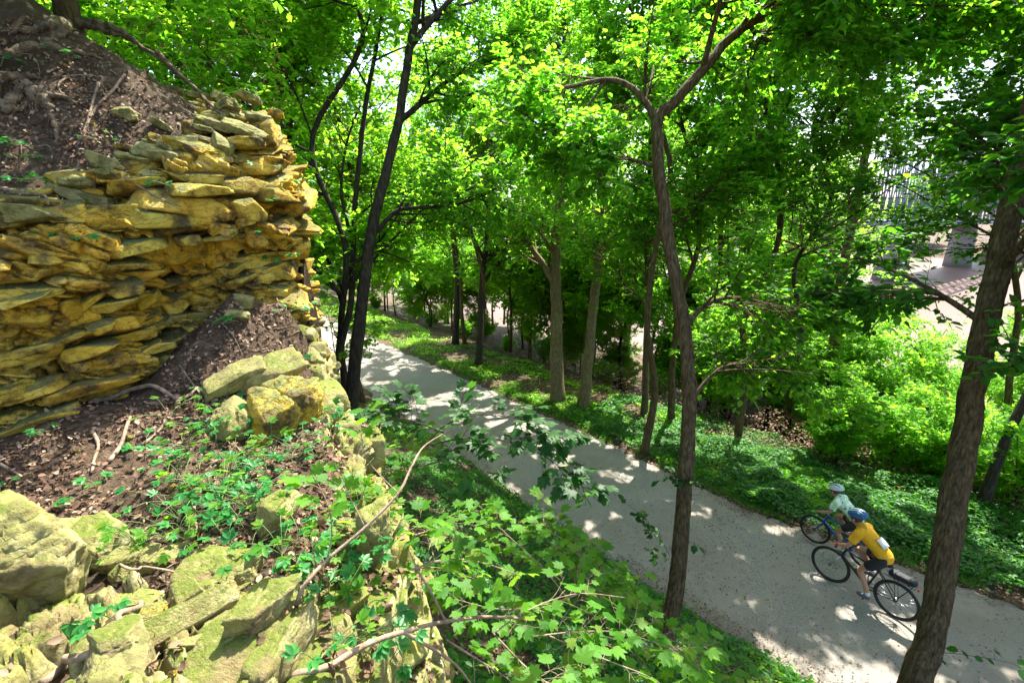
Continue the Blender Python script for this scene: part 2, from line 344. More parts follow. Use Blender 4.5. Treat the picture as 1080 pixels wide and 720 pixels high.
# ------------------------------------------------------------------ rock faces
def rock_disp(P, n, big=.85, amp=1.0, seed=0, dip=0.28):
    """blocky strata displacement along normals"""
    Rm = np.array(Matrix.Rotation(dip, 3, 'Y')@Matrix.Rotation(-.12, 3, 'X'))
    Q = P@Rm
    Q = Q+.10*np.stack([fbm(P*1.7, 3, seed+5), fbm(P*1.7, 3, seed+6), fbm(P*1.7, 3, seed+7)], -1)
    d = np.zeros(len(P))
    for (sx, sz, a, tl, cr, s2) in ((big, big*.34, .13, .26, .22, 0), (big*.42, big*.15, .045, .40, .075, 40), (big*.16, big*.075, .014, .7, .018, 80)):
        S = Q/np.array([sx, sx, sz])
        F1, F2, C1, I1 = voro(S, seed+s2)
        r1 = hsh(I1, seed+s2+11)-.5; r2 = hsh(I1, seed+s2+12)-.5; r3 = hsh(I1, seed+s2+13)-.5
        rel = (S-C1)
        e = F2-F1
        d += a*2*r1 + tl*a*3*(rel[:, 0]*r2+rel[:, 2]*r3*1.6+rel[:, 1]*r2)
        d -= cr*np.exp(-(e/.04)**2) + cr*.15*np.exp(-(e/.10)**2)
    bz = Q[:, 2]/(big*.13)+1.2*fbm(P*.9, 3, seed+61)+.25*fbm(P*4, 2, seed+62); bi = np.floor(bz); bf = bz-bi
    col = np.floor(Q[:, 0]/(big*.5)+hsh(bi[:, None].astype(np.int64), seed+64)*5+.4*fbm(P*2, 2, seed+66)); hh_ = hsh(np.stack([bi, col], -1).astype(np.int64), seed+63)-.5
    d += big*.10*hh_-big*.055*np.exp(-(bf/.07)**2)-big*.03*np.exp(-((1-bf)/.07)**2)
    d += .022*fbm(P*5, 2, seed+3)+.02*np.abs(fbm(P*14, 3, seed+8))
    return d*amp
def face_strip(name, curve, prof, nu, nv, m, big, amp, seed, ptop=None, extra=None, u0=0, u1=1, dip=.28, inset=0.0):
    """curve (k,3) x,y,top ; prof: list of (v, outward, frac of height or absolute)"""
    D = catmull(curve, 400); seg = np.r_[0, np.cumsum(np.linalg.norm(np.diff(D[:, :2], axis=0), axis=1))]
    t = np.linspace(u0, u1, nu)*seg[-1]
    cx = np.interp(t, seg, D[:, 0]); cy = np.interp(t, seg, D[:, 1]); ct = np.interp(t, seg, D[:, 2])
    tx = np.gradient(cx); ty = np.gradient(cy); ln = np.hypot(tx, ty); ox, oy = ty/ln, -tx/ln
    k = 25; ks = np.ones(k)/k
    ox = np.convolve(np.pad(ox, k//2, 'edge'), ks, 'valid'); oy = np.convolve(np.pad(oy, k//2, 'edge'), ks, 'valid')
    v = np.linspace(0, 1, nv); pv_ = np.array([p[0] for p in prof]); po = np.array([p[1] for p in prof]); ph = np.array([p[2] for p in prof])
    out = np.interp(v, pv_, po); hf = np.interp(v, pv_, ph)
    kk = 9; ks = np.ones(kk)/kk
    out = np.convolve(np.pad(out, kk//2, 'edge'), ks, 'valid'); hf = np.convolve(np.pad(hf, kk//2, 'edge'), ks, 'valid')
    base = curve_base
    Zz = base[0]+(ct[:, None]-base[0])*hf[None]
    O = out[None]+0*Zz
    if extra is not None: O = O+extra(cx[:, None]+0*Zz, cy[:, None]+0*Zz, Zz)
    P = np.stack([cx[:, None]+ox[:, None]*O, cy[:, None]+oy[:, None]*O, Zz], -1)
    du = np.gradient(P, axis=0); dv = np.gradient(P, axis=1); n = nrm(np.cross(du, dv))
    if (n[..., 0]*ox[:, None]+n[..., 1]*oy[:, None]).mean() < 0: n = -n
    d = rock_disp(P.reshape(-1, 3), n.reshape(-1, 3), big, amp, seed, dip).reshape(nu, nv)
    P = P+n*(d[..., None]-inset)
    ii = np.arange(nu*nv).reshape(nu, nv)
    qq = np.stack([ii[:-1, :-1], ii[1:, :-1], ii[1:, 1:], ii[:-1, 1:]], -1).reshape(-1, 4)
    return mesh_np(name, P.reshape(-1, 3), qq, m, smooth=False)
def hollow(x, y, z):
    # recessed hollow low on the right part of the face, overhang above it, small caves
    a = np.exp(-(((x+2.75)/.55)**2+((y-4.35)/.7)**2))*sstep(6.75, 6.35, z)
    b = np.exp(-((x+3.35)**2+(y-3.9)**2)/.18)*np.exp(-((z-7.0)/.13)**2)
    c = np.exp(-((x+4.4)**2+(y-3.1)**2)/.5)*np.exp(-((z-6.72)/.10)**2)
    return -.58*a-.35*b-.35*c
curve_base = (4.85,)
prof = [(0, .14, 0), (.18, .10, .22), (.45, .10, .55), (.58, .16, .72), (.70, .08, .84), (.84, -.04, .96), (.92, -.3, 1.0), (1, -.75, .97)]
cliff = face_strip('rock_cliff', KF[1:11], prof, 760, 300, M['rock'], .85, 1.0, 4, extra=hollow, inset=.015)
# angular beds of stone set into the face, laid course by course
_b = bmesh.new(); bmesh.ops.create_icosphere(_b, subdivisions=4, radius=1); _b.verts.ensure_lookup_table()
IC4 = np.array([v.co[:] for v in _b.verts]); IF4 = np.array([[v.index for v in f.verts] for f in _b.faces]); _b.free()
def block(c, dims, R3, seed, sharp=110):
    rg = np.random.default_rng(seed); nf = 10
    N_ = nrm(rg.normal(size=(nf, 3))); D_ = rg.uniform(.72, 1.12, nf)
    N_ = np.vstack([N_, np.eye(3)+rg.normal(size=(3, 3))*.13, -np.eye(3)+rg.normal(size=(3, 3))*.13]); D_ = np.r_[D_, np.full(6, .84)+rg.uniform(-.05, .08, 6)]; N_ = nrm(N_)
    dp = IC4@N_.T; rr = np.where(dp > .05, D_/np.maximum(dp, .05), 9); rr = np.sort(rr, axis=1); r = -np.log(np.exp(-sharp*rr[:, :4]).sum(1))/sharp
    V = IC4*r[:, None]*dims; w_ = V+seed*1.7
    V = V*(1+(.06*fbm(w_*4, 3, seed % 50)+.08*np.abs(fbm(w_*12, 3, seed % 50+3)))[:, None]/np.clip(np.linalg.norm(V, axis=1), .05, .3)[:, None]*.12)
    return V@R3.T+c
def courses(curve, zlo, zhi_pad, prof_out, seed, tmin=.05, tmax=.15, lmin=.12, lmax=.52, incl=.16, s0=0.0, s1=99., depth=.20, zbase=4.85, outj=.06, ex=None):
    rg = np.random.default_rng(seed); D = catmull(curve, 400); seg = np.r_[0, np.cumsum(np.linalg.norm(np.diff(D[:, :2], axis=0), axis=1))]
    Vs = []; n = 0; z = zlo-1.2
    while z < curve[:, 2].max()+1.4:
        t = rg.uniform(tmin, tmax)*(1.35 if rg.random() < .18 else 1); s = s0+rg.uniform(-.4, 0); inc = incl+rg.normal()*.05
        while s < min(s1, seg[-1]):
            l = rg.uniform(lmin, lmax)*(.6+t/tmax*.7); tt = t*(rg.uniform(1.3, 1.7) if rg.random() < .10 else rg.uniform(.7, 1.15)); sm = s+l/2; s += l*.93
            if sm < 0 or sm > seg[-1]: continue
            x = np.interp(sm, seg, D[:, 0]); y = np.interp(sm, seg, D[:, 1]); zt = np.interp(sm, seg, D[:, 2])
            x2 = np.interp(sm+.1, seg, D[:, 0])-np.interp(sm-.1, seg, D[:, 0]); y2 = np.interp(sm+.1, seg, D[:, 1])-np.interp(sm-.1, seg, D[:, 1]); a = math.atan2(y2, x2)
            zc = z+t/2+inc*(sm-seg[-1]*.42)+.13*math.sin(sm*2.3+z*2)+.09*math.sin(sm*5.1+z*3.3)+rg.normal()*.022
            if zc < zlo or zc > zt+zhi_pad: continue
            if rg.random() < .09: continue
            v = (zc-zbase)/(zt-zbase); o = np.interp(v, [p_[2] for p_ in prof_out], [p_[1] for p_ in prof_out])
            if ex is not None: o += float(ex(np.array([x]), np.array([y]), np.array([zc]))[0])
            o += rg.normal()*outj-depth*.62
            nx_, ny_ = math.sin(a), -math.cos(a)
            R3 = np.array(Matrix.Rotation(a+rg.normal()*.12, 3, 'Z')@Matrix.Rotation(-math.atan(inc)+rg.normal()*.085, 3, 'Y')@Matrix.Rotation(rg.normal()*.12, 3, 'X'))
            Vs.append(block(np.array([x+nx_*o, y+ny_*o, zc]), np.array([l*.60, depth*rg.uniform(.9, 1.3), tt*.66]), R3, seed*1000+n)); n += 1
        z += t*.94
    V = np.concatenate(Vs); Fq = (IF4[None]+(np.arange(n)*len(IC4))[:, None, None]).reshape(-1, 3)
    return V, Fq, n
BVs, BFs, nb_ = courses(KF[1:11], 4.9, .05, prof[:-1], 5, s0=1.6, s1=9.0, ex=hollow)
_cv = np.empty(len(cliff.data.vertices)*3, np.float32); cliff.data.vertices.foreach_get('co', _cv); _cf = np.empty(len(cliff.data.polygons)*4, np.int32); cliff.data.polygons.foreach_get('vertices', _cf)
_o = cliff; cliff = mesh_np('rock_cliff', np.concatenate([_cv.reshape(-1, 3), BVs]), [_cf.reshape(-1, 4), BFs+len(_cv)//3], M['rock']); bpy.data.objects.remove(_o); cliff.name = 'rock_cliff'
tag(cliff, 'layered yellow ochre limestone cliff on the left', 'cliff', kind='structure')
curve_base = (1.9,)
ledge_c = np.array([(.45, -.5, 5.1), (-.1, .7, 5.2), (-.60, 1.15, 5.2), (-.72, 1.7, 5.15), (-.78, 2.5, 5.1), (-1.08, 3.3, 5.15), (-1.6, 4.0, 5.3), (-2.0, 4.7, 5.4), (-2.32, 5.4, 5.6), (-2.7, 6.3, 6.0)])
prof = [(0, .75, 0), (.3, .42, .3), (.6, .22, .65), (.85, .10, .93), (.93, -.02, 1.0), (1, -.35, 1.0)]
ledge = face_strip('rock_ledge', ledge_c, prof, 420, 240, M['rock2'], .55, .75, 21, dip=-.5, inset=.06)
BVs, BFs, nb2 = courses(ledge_c, 2.2, -.02, prof, 8, tmin=.08, tmax=.24, lmin=.16, lmax=.5, incl=-.25, zbase=1.9, depth=.14, outj=.05)
_cv = np.empty(len(ledge.data.vertices)*3, np.float32); ledge.data.vertices.foreach_get('co', _cv); _cf = np.empty(len(ledge.data.polygons)*4, np.int32); ledge.data.polygons.foreach_get('vertices', _cf)
_o = ledge; ledge = mesh_np('rock_ledge', np.concatenate([_cv.reshape(-1, 3), BVs]), [_cf.reshape(-1, 4), BFs+len(_cv)//3], M['rock2']); bpy.data.objects.remove(_o); ledge.name = 'rock_ledge'
tag(ledge, 'pale stone face dropping from the soil ledge to the bank', 'rock ledge', kind='structure')

# rubble base under the lower left rock pile
gx = np.arange(-2.9, -.5, .0085); gy = np.arange(.35, 2.15, .0085); GX, GY = np.meshgrid(gx, gy, indexing='ij'); PP = np.stack([GX.ravel(), GY.ravel()], 1)
hz = H(PP[:, 0], PP[:, 1]); msk = 1-((np.abs(PP[:, 0]+1.75)/1.12)**2.6+(np.abs(PP[:, 1]-1.12)/.78)**2.6)+.25*fbm(PP*3, 3, 31)
P3_ = np.c_[PP, hz*0+5.2]; dd_ = rock_disp(P3_, None, .42, .8, 51, dip=.9)
zz = hz-.25+.33*sstep(-.1, .35, msk)+dd_*sstep(-.1, .3, msk)
ii = np.arange(GX.size).reshape(GX.shape); qq = np.stack([ii[:-1, :-1], ii[1:, :-1], ii[1:, 1:], ii[:-1, 1:]], -1).reshape(-1, 4)
rubble = mesh_np('bedrock', np.c_[PP, zz], qq, M['rock2']); tag(rubble, 'broken bedrock showing through the soil at the lower left', 'bedrock', kind='structure')
# ------------------------------------------------------------------ leaves
LEAF4 = (np.array([(0, 0, 0), (-.36, .42, .07), (0, 1, -.06), (.36, .42, .07)]), [np.array([[0, 2, 1], [0, 3, 2]])])
LEAF6 = (np.array([(0, 0, 0), (-.30, .25, .07), (-.30, .62, .05), (0, 1, -.10), (.30, .62, .05), (.30, .25, .07)]), [np.array([[0, 3, 2, 1], [0, 5, 4, 3]])])
def star_leaf(lobes, half=True):
    pts = []
    for a, r in lobes: pts.append((math.sin(R_(a))*r, math.cos(R_(a))*r))
    left = [(-x, y) for x, y in pts[::-1] if abs(x) > 1e-6]
    allp = left[::-1][::-1]+pts if False else pts+left
    c = [(0, 0)]+allp
    V = np.array([(x, y+.30, .16*abs(x)-.22*(x*x+y*y)) for x, y in c]); n = len(allp)
    V[:, :2] *= .75; V[0, 2] = 0
    Fc = np.array([[0, 1+(i+1) % n, 1+i] for i in range(n)])
    return V, [Fc]
MAPLE = star_leaf([(0, 1.0), (7, .82), (15, .80), (25, .56), (36, .76), (45, .98), (53, .80), (63, .74), (74, .55), (88, .66), (104, .74), (120, .56), (150, .46), (176, .30)])
def leaves(name, pos, axis_, nrmv, size, tmpl, m, parent=None, rel=True):
    V, Fs = tmpl; n = len(pos)
    a = nrm(axis_); s = nrm(np.cross(a, nrmv)); nn = np.cross(s, a)
    size = np.broadcast_to(np.asarray(size, float), (n,))[:, None, None]
    P = pos[:, None, :]+size*(s[:, None, :]*V[None, :, 0:1]+a[:, None, :]*V[None, :, 1:2]+nn[:, None, :]*V[None, :, 2:3])
    k = len(V); off = (np.arange(n)*k)[:, None, None]
    return mesh_np(name, P.reshape(-1, 3), [(f[None]+off).reshape(-1, f.shape[1]) for f in Fs], m, parent, rel=rel)
def interp_poly(P, i, t):
    K = P.shape[1]; x = np.clip(t, 0, .9999)*(K-1); k = x.astype(int); u = (x-k)[:, None]
    return P[i, k]*(1-u)+P[i, k+1]*u, nrm(P[i, k+1]-P[i, k])
def spawn(P, Rr, n, L, rg, tlo=.2, thi=1, spread=.9, up=.15, fwd=.6, K=6, wob=.12, bend=0.0, rf=.55, flat=1.0, weights=None):
    if weights is None:
        ln = np.linalg.norm(P[:, -1]-P[:, 0], axis=1); weights = ln/ln.sum()
    i = rg.choice(len(P), n, p=weights); t = rg.uniform(tlo, thi, n)
    b, tg = interp_poly(P, i, t); K0 = P.shape[1]
    r = Rr[i, np.clip((t*(K0-1)).astype(int), 0, K0-1)]
    rd = rg.normal(size=(n, 3)); rd[:, 2] *= flat; rd -= (rd*tg).sum(1)[:, None]*tg*.8; rd = nrm(rd)
    d = nrm(tg*fwd+rd*spread+np.array([0, 0, up]))
    l = L*rg.uniform(.55, 1.25, n)*(1.15-.5*t)
    s = np.linspace(0, 1, K)[None, :, None]
    Q = b[:, None]+d[:, None]*l[:, None, None]*s
    w1 = rg.normal(size=(n, 1, 3)); w2 = rg.normal(size=(n, 1, 3))
    Q = Q+l[:, None, None]*wob*(w1*np.sin(s*3.1)*.5+w2*s*s)
    Q[:, :, 2] += bend*l[:, None]*(s[..., 0]**2)
    r0 = np.maximum(np.minimum(r*rf*rg.uniform(.7, 1.1, n), l*.022+.004), .0025)
    RR = r0[:, None]*np.linspace(1, .25, K)[None]
    return Q, RR
def twig_leaves(T, per, rg, flat=.35, droop=-.15):
    n = len(T); i = np.repeat(np.arange(n), per); t = rg.uniform(.12, 1, n*per)
    p, tg = interp_poly(T, i, t)
    side = nrm(np.cross(tg, [0, 0, 1.])+1e-6)*rg.choice([-1, 1], n*per)[:, None]
    a = nrm(tg*rg.uniform(.2, 1, n*per)[:, None]+side*rg.uniform(.4, 1.2, n*per)[:, None]+rg.normal(size=(n*per, 3))*.25+np.array([0, 0, droop]))
    nv = nrm(np.array([0, 0, 1.])+rg.normal(size=(n*per, 3))*flat)
    return p+a*.02, a, nv
CLEAR = []   # (x0,y0,r) ground points to let sun through
def sungap(p, thr):
    g = p[:, :2]-SUNV[:2]*(p[:, 2:3]/SUNV[2])
    v = fbm(g*1.7, 3, 77)+.6*vnoise(g*3.1, 5)*.35+.25*vnoise(g*.3, 8)
    dc, sd, _ = seg_near(g, PC); op = sstep(.6, 3.2, dc-PW)*(sd > 0)*sstep(1, 5, g[:, 0])
    op2 = sstep(14, 24, g[:, 1])*.10+.22*sstep(2.2, 5, dc-PW)*(sd > 0)*(1-sstep(1, 5, g[:, 0]))+.22*np.exp(-(((g[:, 0]+4.4)/2.6)**2+((g[:, 1]-1.0)/2.6)**2))+.35*np.exp(-(((g[:, 0]-6.05)/.9)**2+((g[:, 1]-7.0)/1.1)**2))
    return (v > thr+.17-.75*op-op2) & (p[:, 2] > 3.2)
def window(p, rg):
    a = p[:, 0]/np.maximum(p[:, 1], .1); e = (p[:, 2]-CAMZ)/np.maximum(p[:, 1], .1)
    w1 = (((a-.79)/.09)**2+((e-.055)/.055)**2 < 1) | (((a-.88)/.10)**2+((e+.12)/.045)**2 < 1)
    return ~(w1 & (p[:, 1] > 4.2) & (rg.uniform(0, 1, len(p)) < .4))
def tree(name, pts, r0, r1, label, cat='tree', group=None, bark='bark', leafm='leaf', extra=(), n1=9, n2=60, n3=420, per=14, L1=3.2, L2=1.4, L3=.55, t1=(.45, 1),
         size=.11, tmpl=LEAF4, seed=1, gap=.12, sides=10, up=.25, flat=.5, keep=None, origin=None, spread=.9, bend=-.08, flare=.45):
    n2 = int(n2*1.7); n3 = int(n3*3.2)
    rg = np.random.default_rng(seed)
    pts = np.asarray(pts, float)
    root = empty(name, pts[0] if origin is None else origin); tag(root, label, cat, group)
    n = 40; tp = catmull(pts, n); t = np.linspace(0, 1, n); r = r0+(r1-r0)*t; r = r*(1+flare*np.exp(-t*14))
    tp[1:-1, :2] += rg.normal(size=(n-2, 2))*r0*.06
    if sides >= 16:
        n_ = 260; tp2 = catmull(tp, n_); r2 = np.interp(np.linspace(0, 1, n_), t, r); V, Fs = tubes(tp2[None], r2[None], 72)
        th = np.tile(np.arange(72)*2*math.pi/72, n_); hh = np.repeat(np.r_[0, np.cumsum(np.linalg.norm(np.diff(tp2, axis=0), axis=1))], 72)
        q_ = np.stack([np.cos(th)*2.6, np.sin(th)*2.6, hh*1.6], 1); w_ = fbm(q_, 3, seed)
        rd = 1-np.abs(vnoise(np.stack([np.cos(th+w_*.5)*6.5, np.sin(th+w_*.5)*6.5, hh*2.6], 1), seed+3)); rd = rd**2*.17-.08+.07*w_
        ctr = np.repeat(tp2, 72, axis=0); V = ctr+(V-ctr)*(1+rd)[:, None]
        mesh_np('trunk', V, Fs, M[bark], root, smooth=True)
    else:
        b = MB(); V, Fs = tubes(tp[None], r[None], sides, .035, seed); b.add(V, Fs); b.build('trunk', M[bark], root, smooth=True)
    main = tp[None]; mainR = r[None]
    K = 7; lp = []; lr = []
    for (ep, er0, er1) in extra:
        q = catmull(np.asarray(ep), 14); lp.append(q); lr.append(np.linspace(er0, er1, 14))
    bb = MB(); P1s = []; R1s = []
    if lp:
        P0 = np.array(lp); R0 = np.array(lr); bb.add(*tubes(P0, R0, 7, .05, seed)); 
    if n1:
        P1, R1 = spawn(main, mainR, n1, L1, rg, t1[0], t1[1], spread, up, .5, 14, .10, bend, .6, flat)
        bb.add(*tubes(P1, R1, 6)); P1s.append(P1); R1s.append(R1)
    if lp: P1s.append(P0); R1s.append(R0)
    P1 = np.concatenate(P1s); R1 = np.concatenate(R1s)
    P2, R2 = spawn(P1, R1, n2, L2, rg, .15, 1, .9, .08, .7, 7, .12, -.05, .55, .45)
    P3, R3 = spawn(np.concatenate([P2]), R2, n3, L3, rg, .1, 1, .9, .0, .7, 5, .12, -.1, .6, .35)
    k3 = window(P3[:, -1], rg) | (name == 'woodland_tree'); P3, R3 = P3[k3], R3[k3]
    if gap is not None: k3 = ~sungap(P3[:, 2], gap) | (rg.uniform(0, 1, len(P3)) < .15); P3, R3 = P3[k3], R3[k3]
    if keep is not None:
        k2 = keep(P2[:, -1]); P2, R2 = P2[k2], R2[k2]; k3 = keep(P3[:, -1]); P3, R3 = P3[k3], R3[k3]
    bb.add(*tubes(P2, R2, 4)); bb.add(*tubes(P3, R3*.8, 3))
    bb.build('branches', M[bark], root, smooth=True)
    p, a, nv = twig_leaves(P3, per, rg)
    if gap is not None: k = ~sungap(p, gap); p, a, nv = p[k], a[k], nv[k]
    if keep is not None: k = keep(p); p, a, nv = p[k], a[k], nv[k]
    k = window(p, rg); p, a, nv = p[k], a[k], nv[k]
    leaves('crown', p, a, nv, size*rg.uniform(.6, 1.25, len(p)), tmpl, M[leafm], root)
    return root
def px(L, s): # list of (px,py[,s]) -> world
    return [W(a[0], a[1], a[2] if len(a) > 2 else s) for a in L]
def camfar(d0):  # keep foliage out of the lens
    return lambda p: np.linalg.norm(p-CAMP, axis=1) > d0
def toground(p): return np.array([p[0], p[1], H1(p[0], p[1])-.1])

# --- trees whose trunks the photo shows one by one
b = toground(G(366, 470, 2.0)); s0 = 9.6
pts = [b]+px([(376, 372), (391, 250), (402, 200), (420, 130), (431, 60), (441, 0)], s0)+[W(450, -70, s0), W(470, -190, s0+.5), W(480, -300, s0+1)]
tree('slender_tree', pts, .12, .05, 'tall dark slender tree leaning right by the path, nearest the rock face', 'tree', None, 'barkdark', 'leaf',
     extra=[(px([(421, 128), (450, 104), (480, 80), (520, 62), (560, 55)], s0), .06, .02), (px([(432, 50), (448, 30), (466, 10), (500, -30), (520, -80)], s0), .07, .03),
            (px([(398, 245), (408, 232), (425, 220), (470, 218), (505, 208), (528, 196)], s0), .055, .018), (px([(470, 218), (485, 205), (500, 198), (520, 196)], s0), .03, .012)],
     n1=8, n2=70, n3=620, per=15, L1=2.6, t1=(.6, 1), seed=3, size=.10, keep=camfar(3.5))
b = toground(G(352, 455, 2.2)); s0 = 11
tree('crooked_tree', [b]+px([(352, 400), (362, 355), (370, 320), (373, 260), (376, 200), (386, 110), (396, 55), (404, 0)], s0)+[W(410, -80, s0), W(420, -170, s0)], .085, .03,
     'thin crooked dark tree right behind the tall slender one beside the cliff', 'tree', None, 'barkdark', 'leafyel',
     extra=[(px([(370, 250), (360, 200), (366, 150), (380, 110)], s0), .04, .02), (px([(350, 420), (356, 360), (366, 300), (368, 240)], s0+.6), .032, .014)], n1=7, n2=60, n3=520, per=14, L1=2.4, t1=(.45, 1), seed=5, size=.10)
b = toground(W(698, 715, 6.4)); s0 = 6.6
_lim = np.array(px([(695, 160), (693, 131), (684, 112), (665, 92), (640, 84), (615, 88), (713, 106), (728, 88), (745, 70), (762, 48), (790, 25), (700, 200), (705, 240), (675, 170)], s0))
def clearfork(p):
    a = p-CAMP; b_ = _lim-CAMP; ta = nrm(a); tb = nrm(b_); c_ = ta@tb.T
    return ((c_.max(1) < math.cos(.042)) | (np.linalg.norm(a, axis=1) > np.linalg.norm(b_, axis=1).mean()+.25)) & (np.linalg.norm(a, axis=1) > 3.6)
T3a = [b]+px([(705, 660), (712, 625), (721, 530), (727, 440), (726, 385), (718, 320), (707, 265), (698, 200), (693, 130)], s0)
tree('forked_tree', T3a+px([(713, 106), (745, 70), (762, 48), (790, 25), (822, 4), (860, -50), (880, -120)], s0), .105, .045, 'dark slender tree forking high up on the near edge of the path, in the middle', 'tree', None, 'bark', 'leaf', sides=16,
     extra=[(px([(693, 131), (684, 112), (665, 92), (640, 84), (600, 92), (560, 100)], s0), .055, .02), (px([(700, 180), (680, 172), (650, 165), (620, 160), (580, 140), (550, 118)], s0), .03, .012),
            (px([(728, 425), (742, 405), (760, 388), (785, 380), (808, 362)], s0), .035, .012), (px([(724, 345), (740, 325), (765, 314), (800, 318), (850, 334)], s0), .04, .012),
            (px([(790, 25), (800, 38), (825, 48), (870, 60), (905, 85)], s0), .035, .012), (px([(640, 84), (625, 105), (610, 125), (600, 150)], s0), .02, .01)],
     n1=7, n2=100, n3=1150, per=14, L1=2.6, L2=1.2, t1=(.62, 1), seed=8, size=.095, tmpl=LEAF6, keep=clearfork, gap=.40)
s0 = 5.3; b = toground(W(950, 770, s0))
tree('leaning_tree', [b]+px([(966, 715), (977, 680), (988, 640), (1003, 540), (1017, 470), (1030, 390), (1046, 310), (1063, 235), (1082, 150), (1105, 40)], s0)+[W(1130, -80, s0+.2), W(1150, -250, s0+.4), W(1170, -450, s0+.8)], .13, .09,
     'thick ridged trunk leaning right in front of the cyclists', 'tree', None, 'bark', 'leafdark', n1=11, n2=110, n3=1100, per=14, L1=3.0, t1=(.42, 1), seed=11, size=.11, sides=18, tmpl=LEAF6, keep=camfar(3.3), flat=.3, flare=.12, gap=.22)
def fartree(name, lst, s, r0, r1, label, seed, leafm='leaf', bark='bark', top=12, extra=(), **kw):
    b = G(lst[0][0], lst[0][1], 0)
    # walk to the real ground
    r = RAY(*lst[0]); ss = np.linspace(3, 80, 900); P = CAMP+r*ss[:, None]; hh = H(P[:, 0], P[:, 1]); k = np.argmax(P[:, 2] < hh); s = ss[k]; b = P[k]-np.array([0, 0, .15])
    pp = [b]+px(lst[1:], s); last = pp[-1]; d = nrm(pp[-1]-pp[-2])
    while pp[-1][2] < top: pp.append(pp[-1]+nrm(d*.5+np.array([0, 0, 1.]))*2.0)
    args = dict(n1=11, n2=80, n3=650, per=13, L1=3.3, L2=1.5, L3=.6, t1=(.35, 1), size=.13, seed=seed); args.update(kw)
    return tree(name, pp, r0*s/F, r1*s/F, label, 'tree', None, bark, leafm, extra=[(px(e, s), a*s/F, c*s/F) for e, a, c in extra], **args)
fartree('stout_tree', [(588, 424), (587, 350), (586, 280), (590, 220), (594, 150)], 19, 6.5, 4, 'tan tree with a side limb on the far verge, left of the pale trunk', 21, 'leafyel', 'barktan', 13,
        extra=[([(585, 300), (574, 280), (562, 264), (548, 240), (540, 215)], 4, 2)])
fartree('pale_tree', [(616, 428), (620, 380), (627, 310), (632, 250), (634, 180)], 19, 5.5, 3.5, 'pale tan tree leaning right on the far verge, right one of the two pale trunks', 22, 'leafyel', 'barktan', 12)
fartree('young_tree', [(505, 386), (507, 330), (509, 290), (514, 250)], 22, 3.5, 2, 'thin young tree with dark forked stem on the far verge, left of the tan pair', 23, 'leaf', 'barkdark', 10,
        extra=[([(508, 300), (520, 285), (532, 272), (545, 262)], 2, 1)])
fartree('verge_tree', [(866, 480), (874, 420), (880, 370), (885, 310), (896, 250), (912, 170)], 15, 6.5, 3, 'slim brown tree behind the far verge above the cyclists', 24, 'leafyel', 'bark', 11, n1=9, gap=.05)
fartree('verge_sapling', [(893, 482), (885, 440), (879, 400), (880, 360)], 15, 3, 2, 'thin sapling leaning against the slim brown tree above the cyclists', 25, 'leafyel', 'bark', 6, n1=5, n2=30, n3=200)
fartree('verge_sapling', [(680, 437), (681, 380), (683, 320), (682, 260)], 17, 3.2, 2, 'thin straight sapling between the pale trunk and the forked tree', 26, 'leaf', 'bark', 9, n1=6, n2=50, n3=300)
fartree('verge_sapling', [(762, 440), (763, 390), (762, 330), (760, 260)], 14, 3.5, 2, 'dark thin sapling right behind the forked tree', 27, 'leaf', 'barkdark', 9, n1=6, n2=50, n3=300)
fartree('slope_tree', [(604, 372), (603, 300), (600, 240)], 26, 3.5, 2, 'dark trunk between and behind the two tan trees', 28, 'leaf', 'barkdark', 11)
fartree('slope_tree', [(660, 395), (662, 330), (655, 260)], 26, 3, 2, 'dark trunk on the river slope right of the pale tree', 29, 'leaf', 'barkdark', 11)
fartree('slope_tree', [(480, 362), (482, 300), (478, 250)], 26, 3, 2, 'small dark trunk on the river slope left of the young tree', 30, 'leaf', 'barkdark', 11)
fartree('slope_tree', [(820, 455), (824, 400), (838, 340), (842, 270)], 16, 3, 2, 'crooked grey stem among bushes left of the slim brown tree', 31, 'leafyel', 'bark', 7, n1=6, n2=50, n3=300)
# canopy trees standing off to the sides, their limbs reach over the path
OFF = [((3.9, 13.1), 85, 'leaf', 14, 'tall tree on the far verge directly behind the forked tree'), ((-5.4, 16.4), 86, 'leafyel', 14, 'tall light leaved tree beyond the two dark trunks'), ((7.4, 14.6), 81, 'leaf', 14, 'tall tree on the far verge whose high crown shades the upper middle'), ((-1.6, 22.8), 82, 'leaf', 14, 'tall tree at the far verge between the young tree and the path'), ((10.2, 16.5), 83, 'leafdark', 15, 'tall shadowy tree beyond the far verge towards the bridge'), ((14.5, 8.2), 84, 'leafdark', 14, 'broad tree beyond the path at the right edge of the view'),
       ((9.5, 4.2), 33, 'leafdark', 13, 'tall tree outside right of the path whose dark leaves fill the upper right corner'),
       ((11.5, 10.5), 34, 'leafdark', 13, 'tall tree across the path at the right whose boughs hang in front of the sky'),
       ((-6.2, 13.2), 35, 'leaf', 14, 'tree at the left path edge beyond the cliff with fine light leaves'),
       ((5.5, 15.5), 36, 'leaf', 14, 'leafy tree on the far verge behind the forked tree'),
       ((4.2, 24.5), 37, 'leaf', 14, 'tall leafy tree on the far verge beyond the tan pair'),
       ((13.5, 12.3), 38, 'leafyel', 13, 'bright leaved tree on the far verge left of the slim brown tree'),
       ((-7.6, 17.5), 39, 'leafyel', 13, 'bright leaved tree left of the path in the distance by the bend'),
       ((-2.6, 26.0), 40, 'leaf', 14, 'tree on the far verge near the bend of the path')]
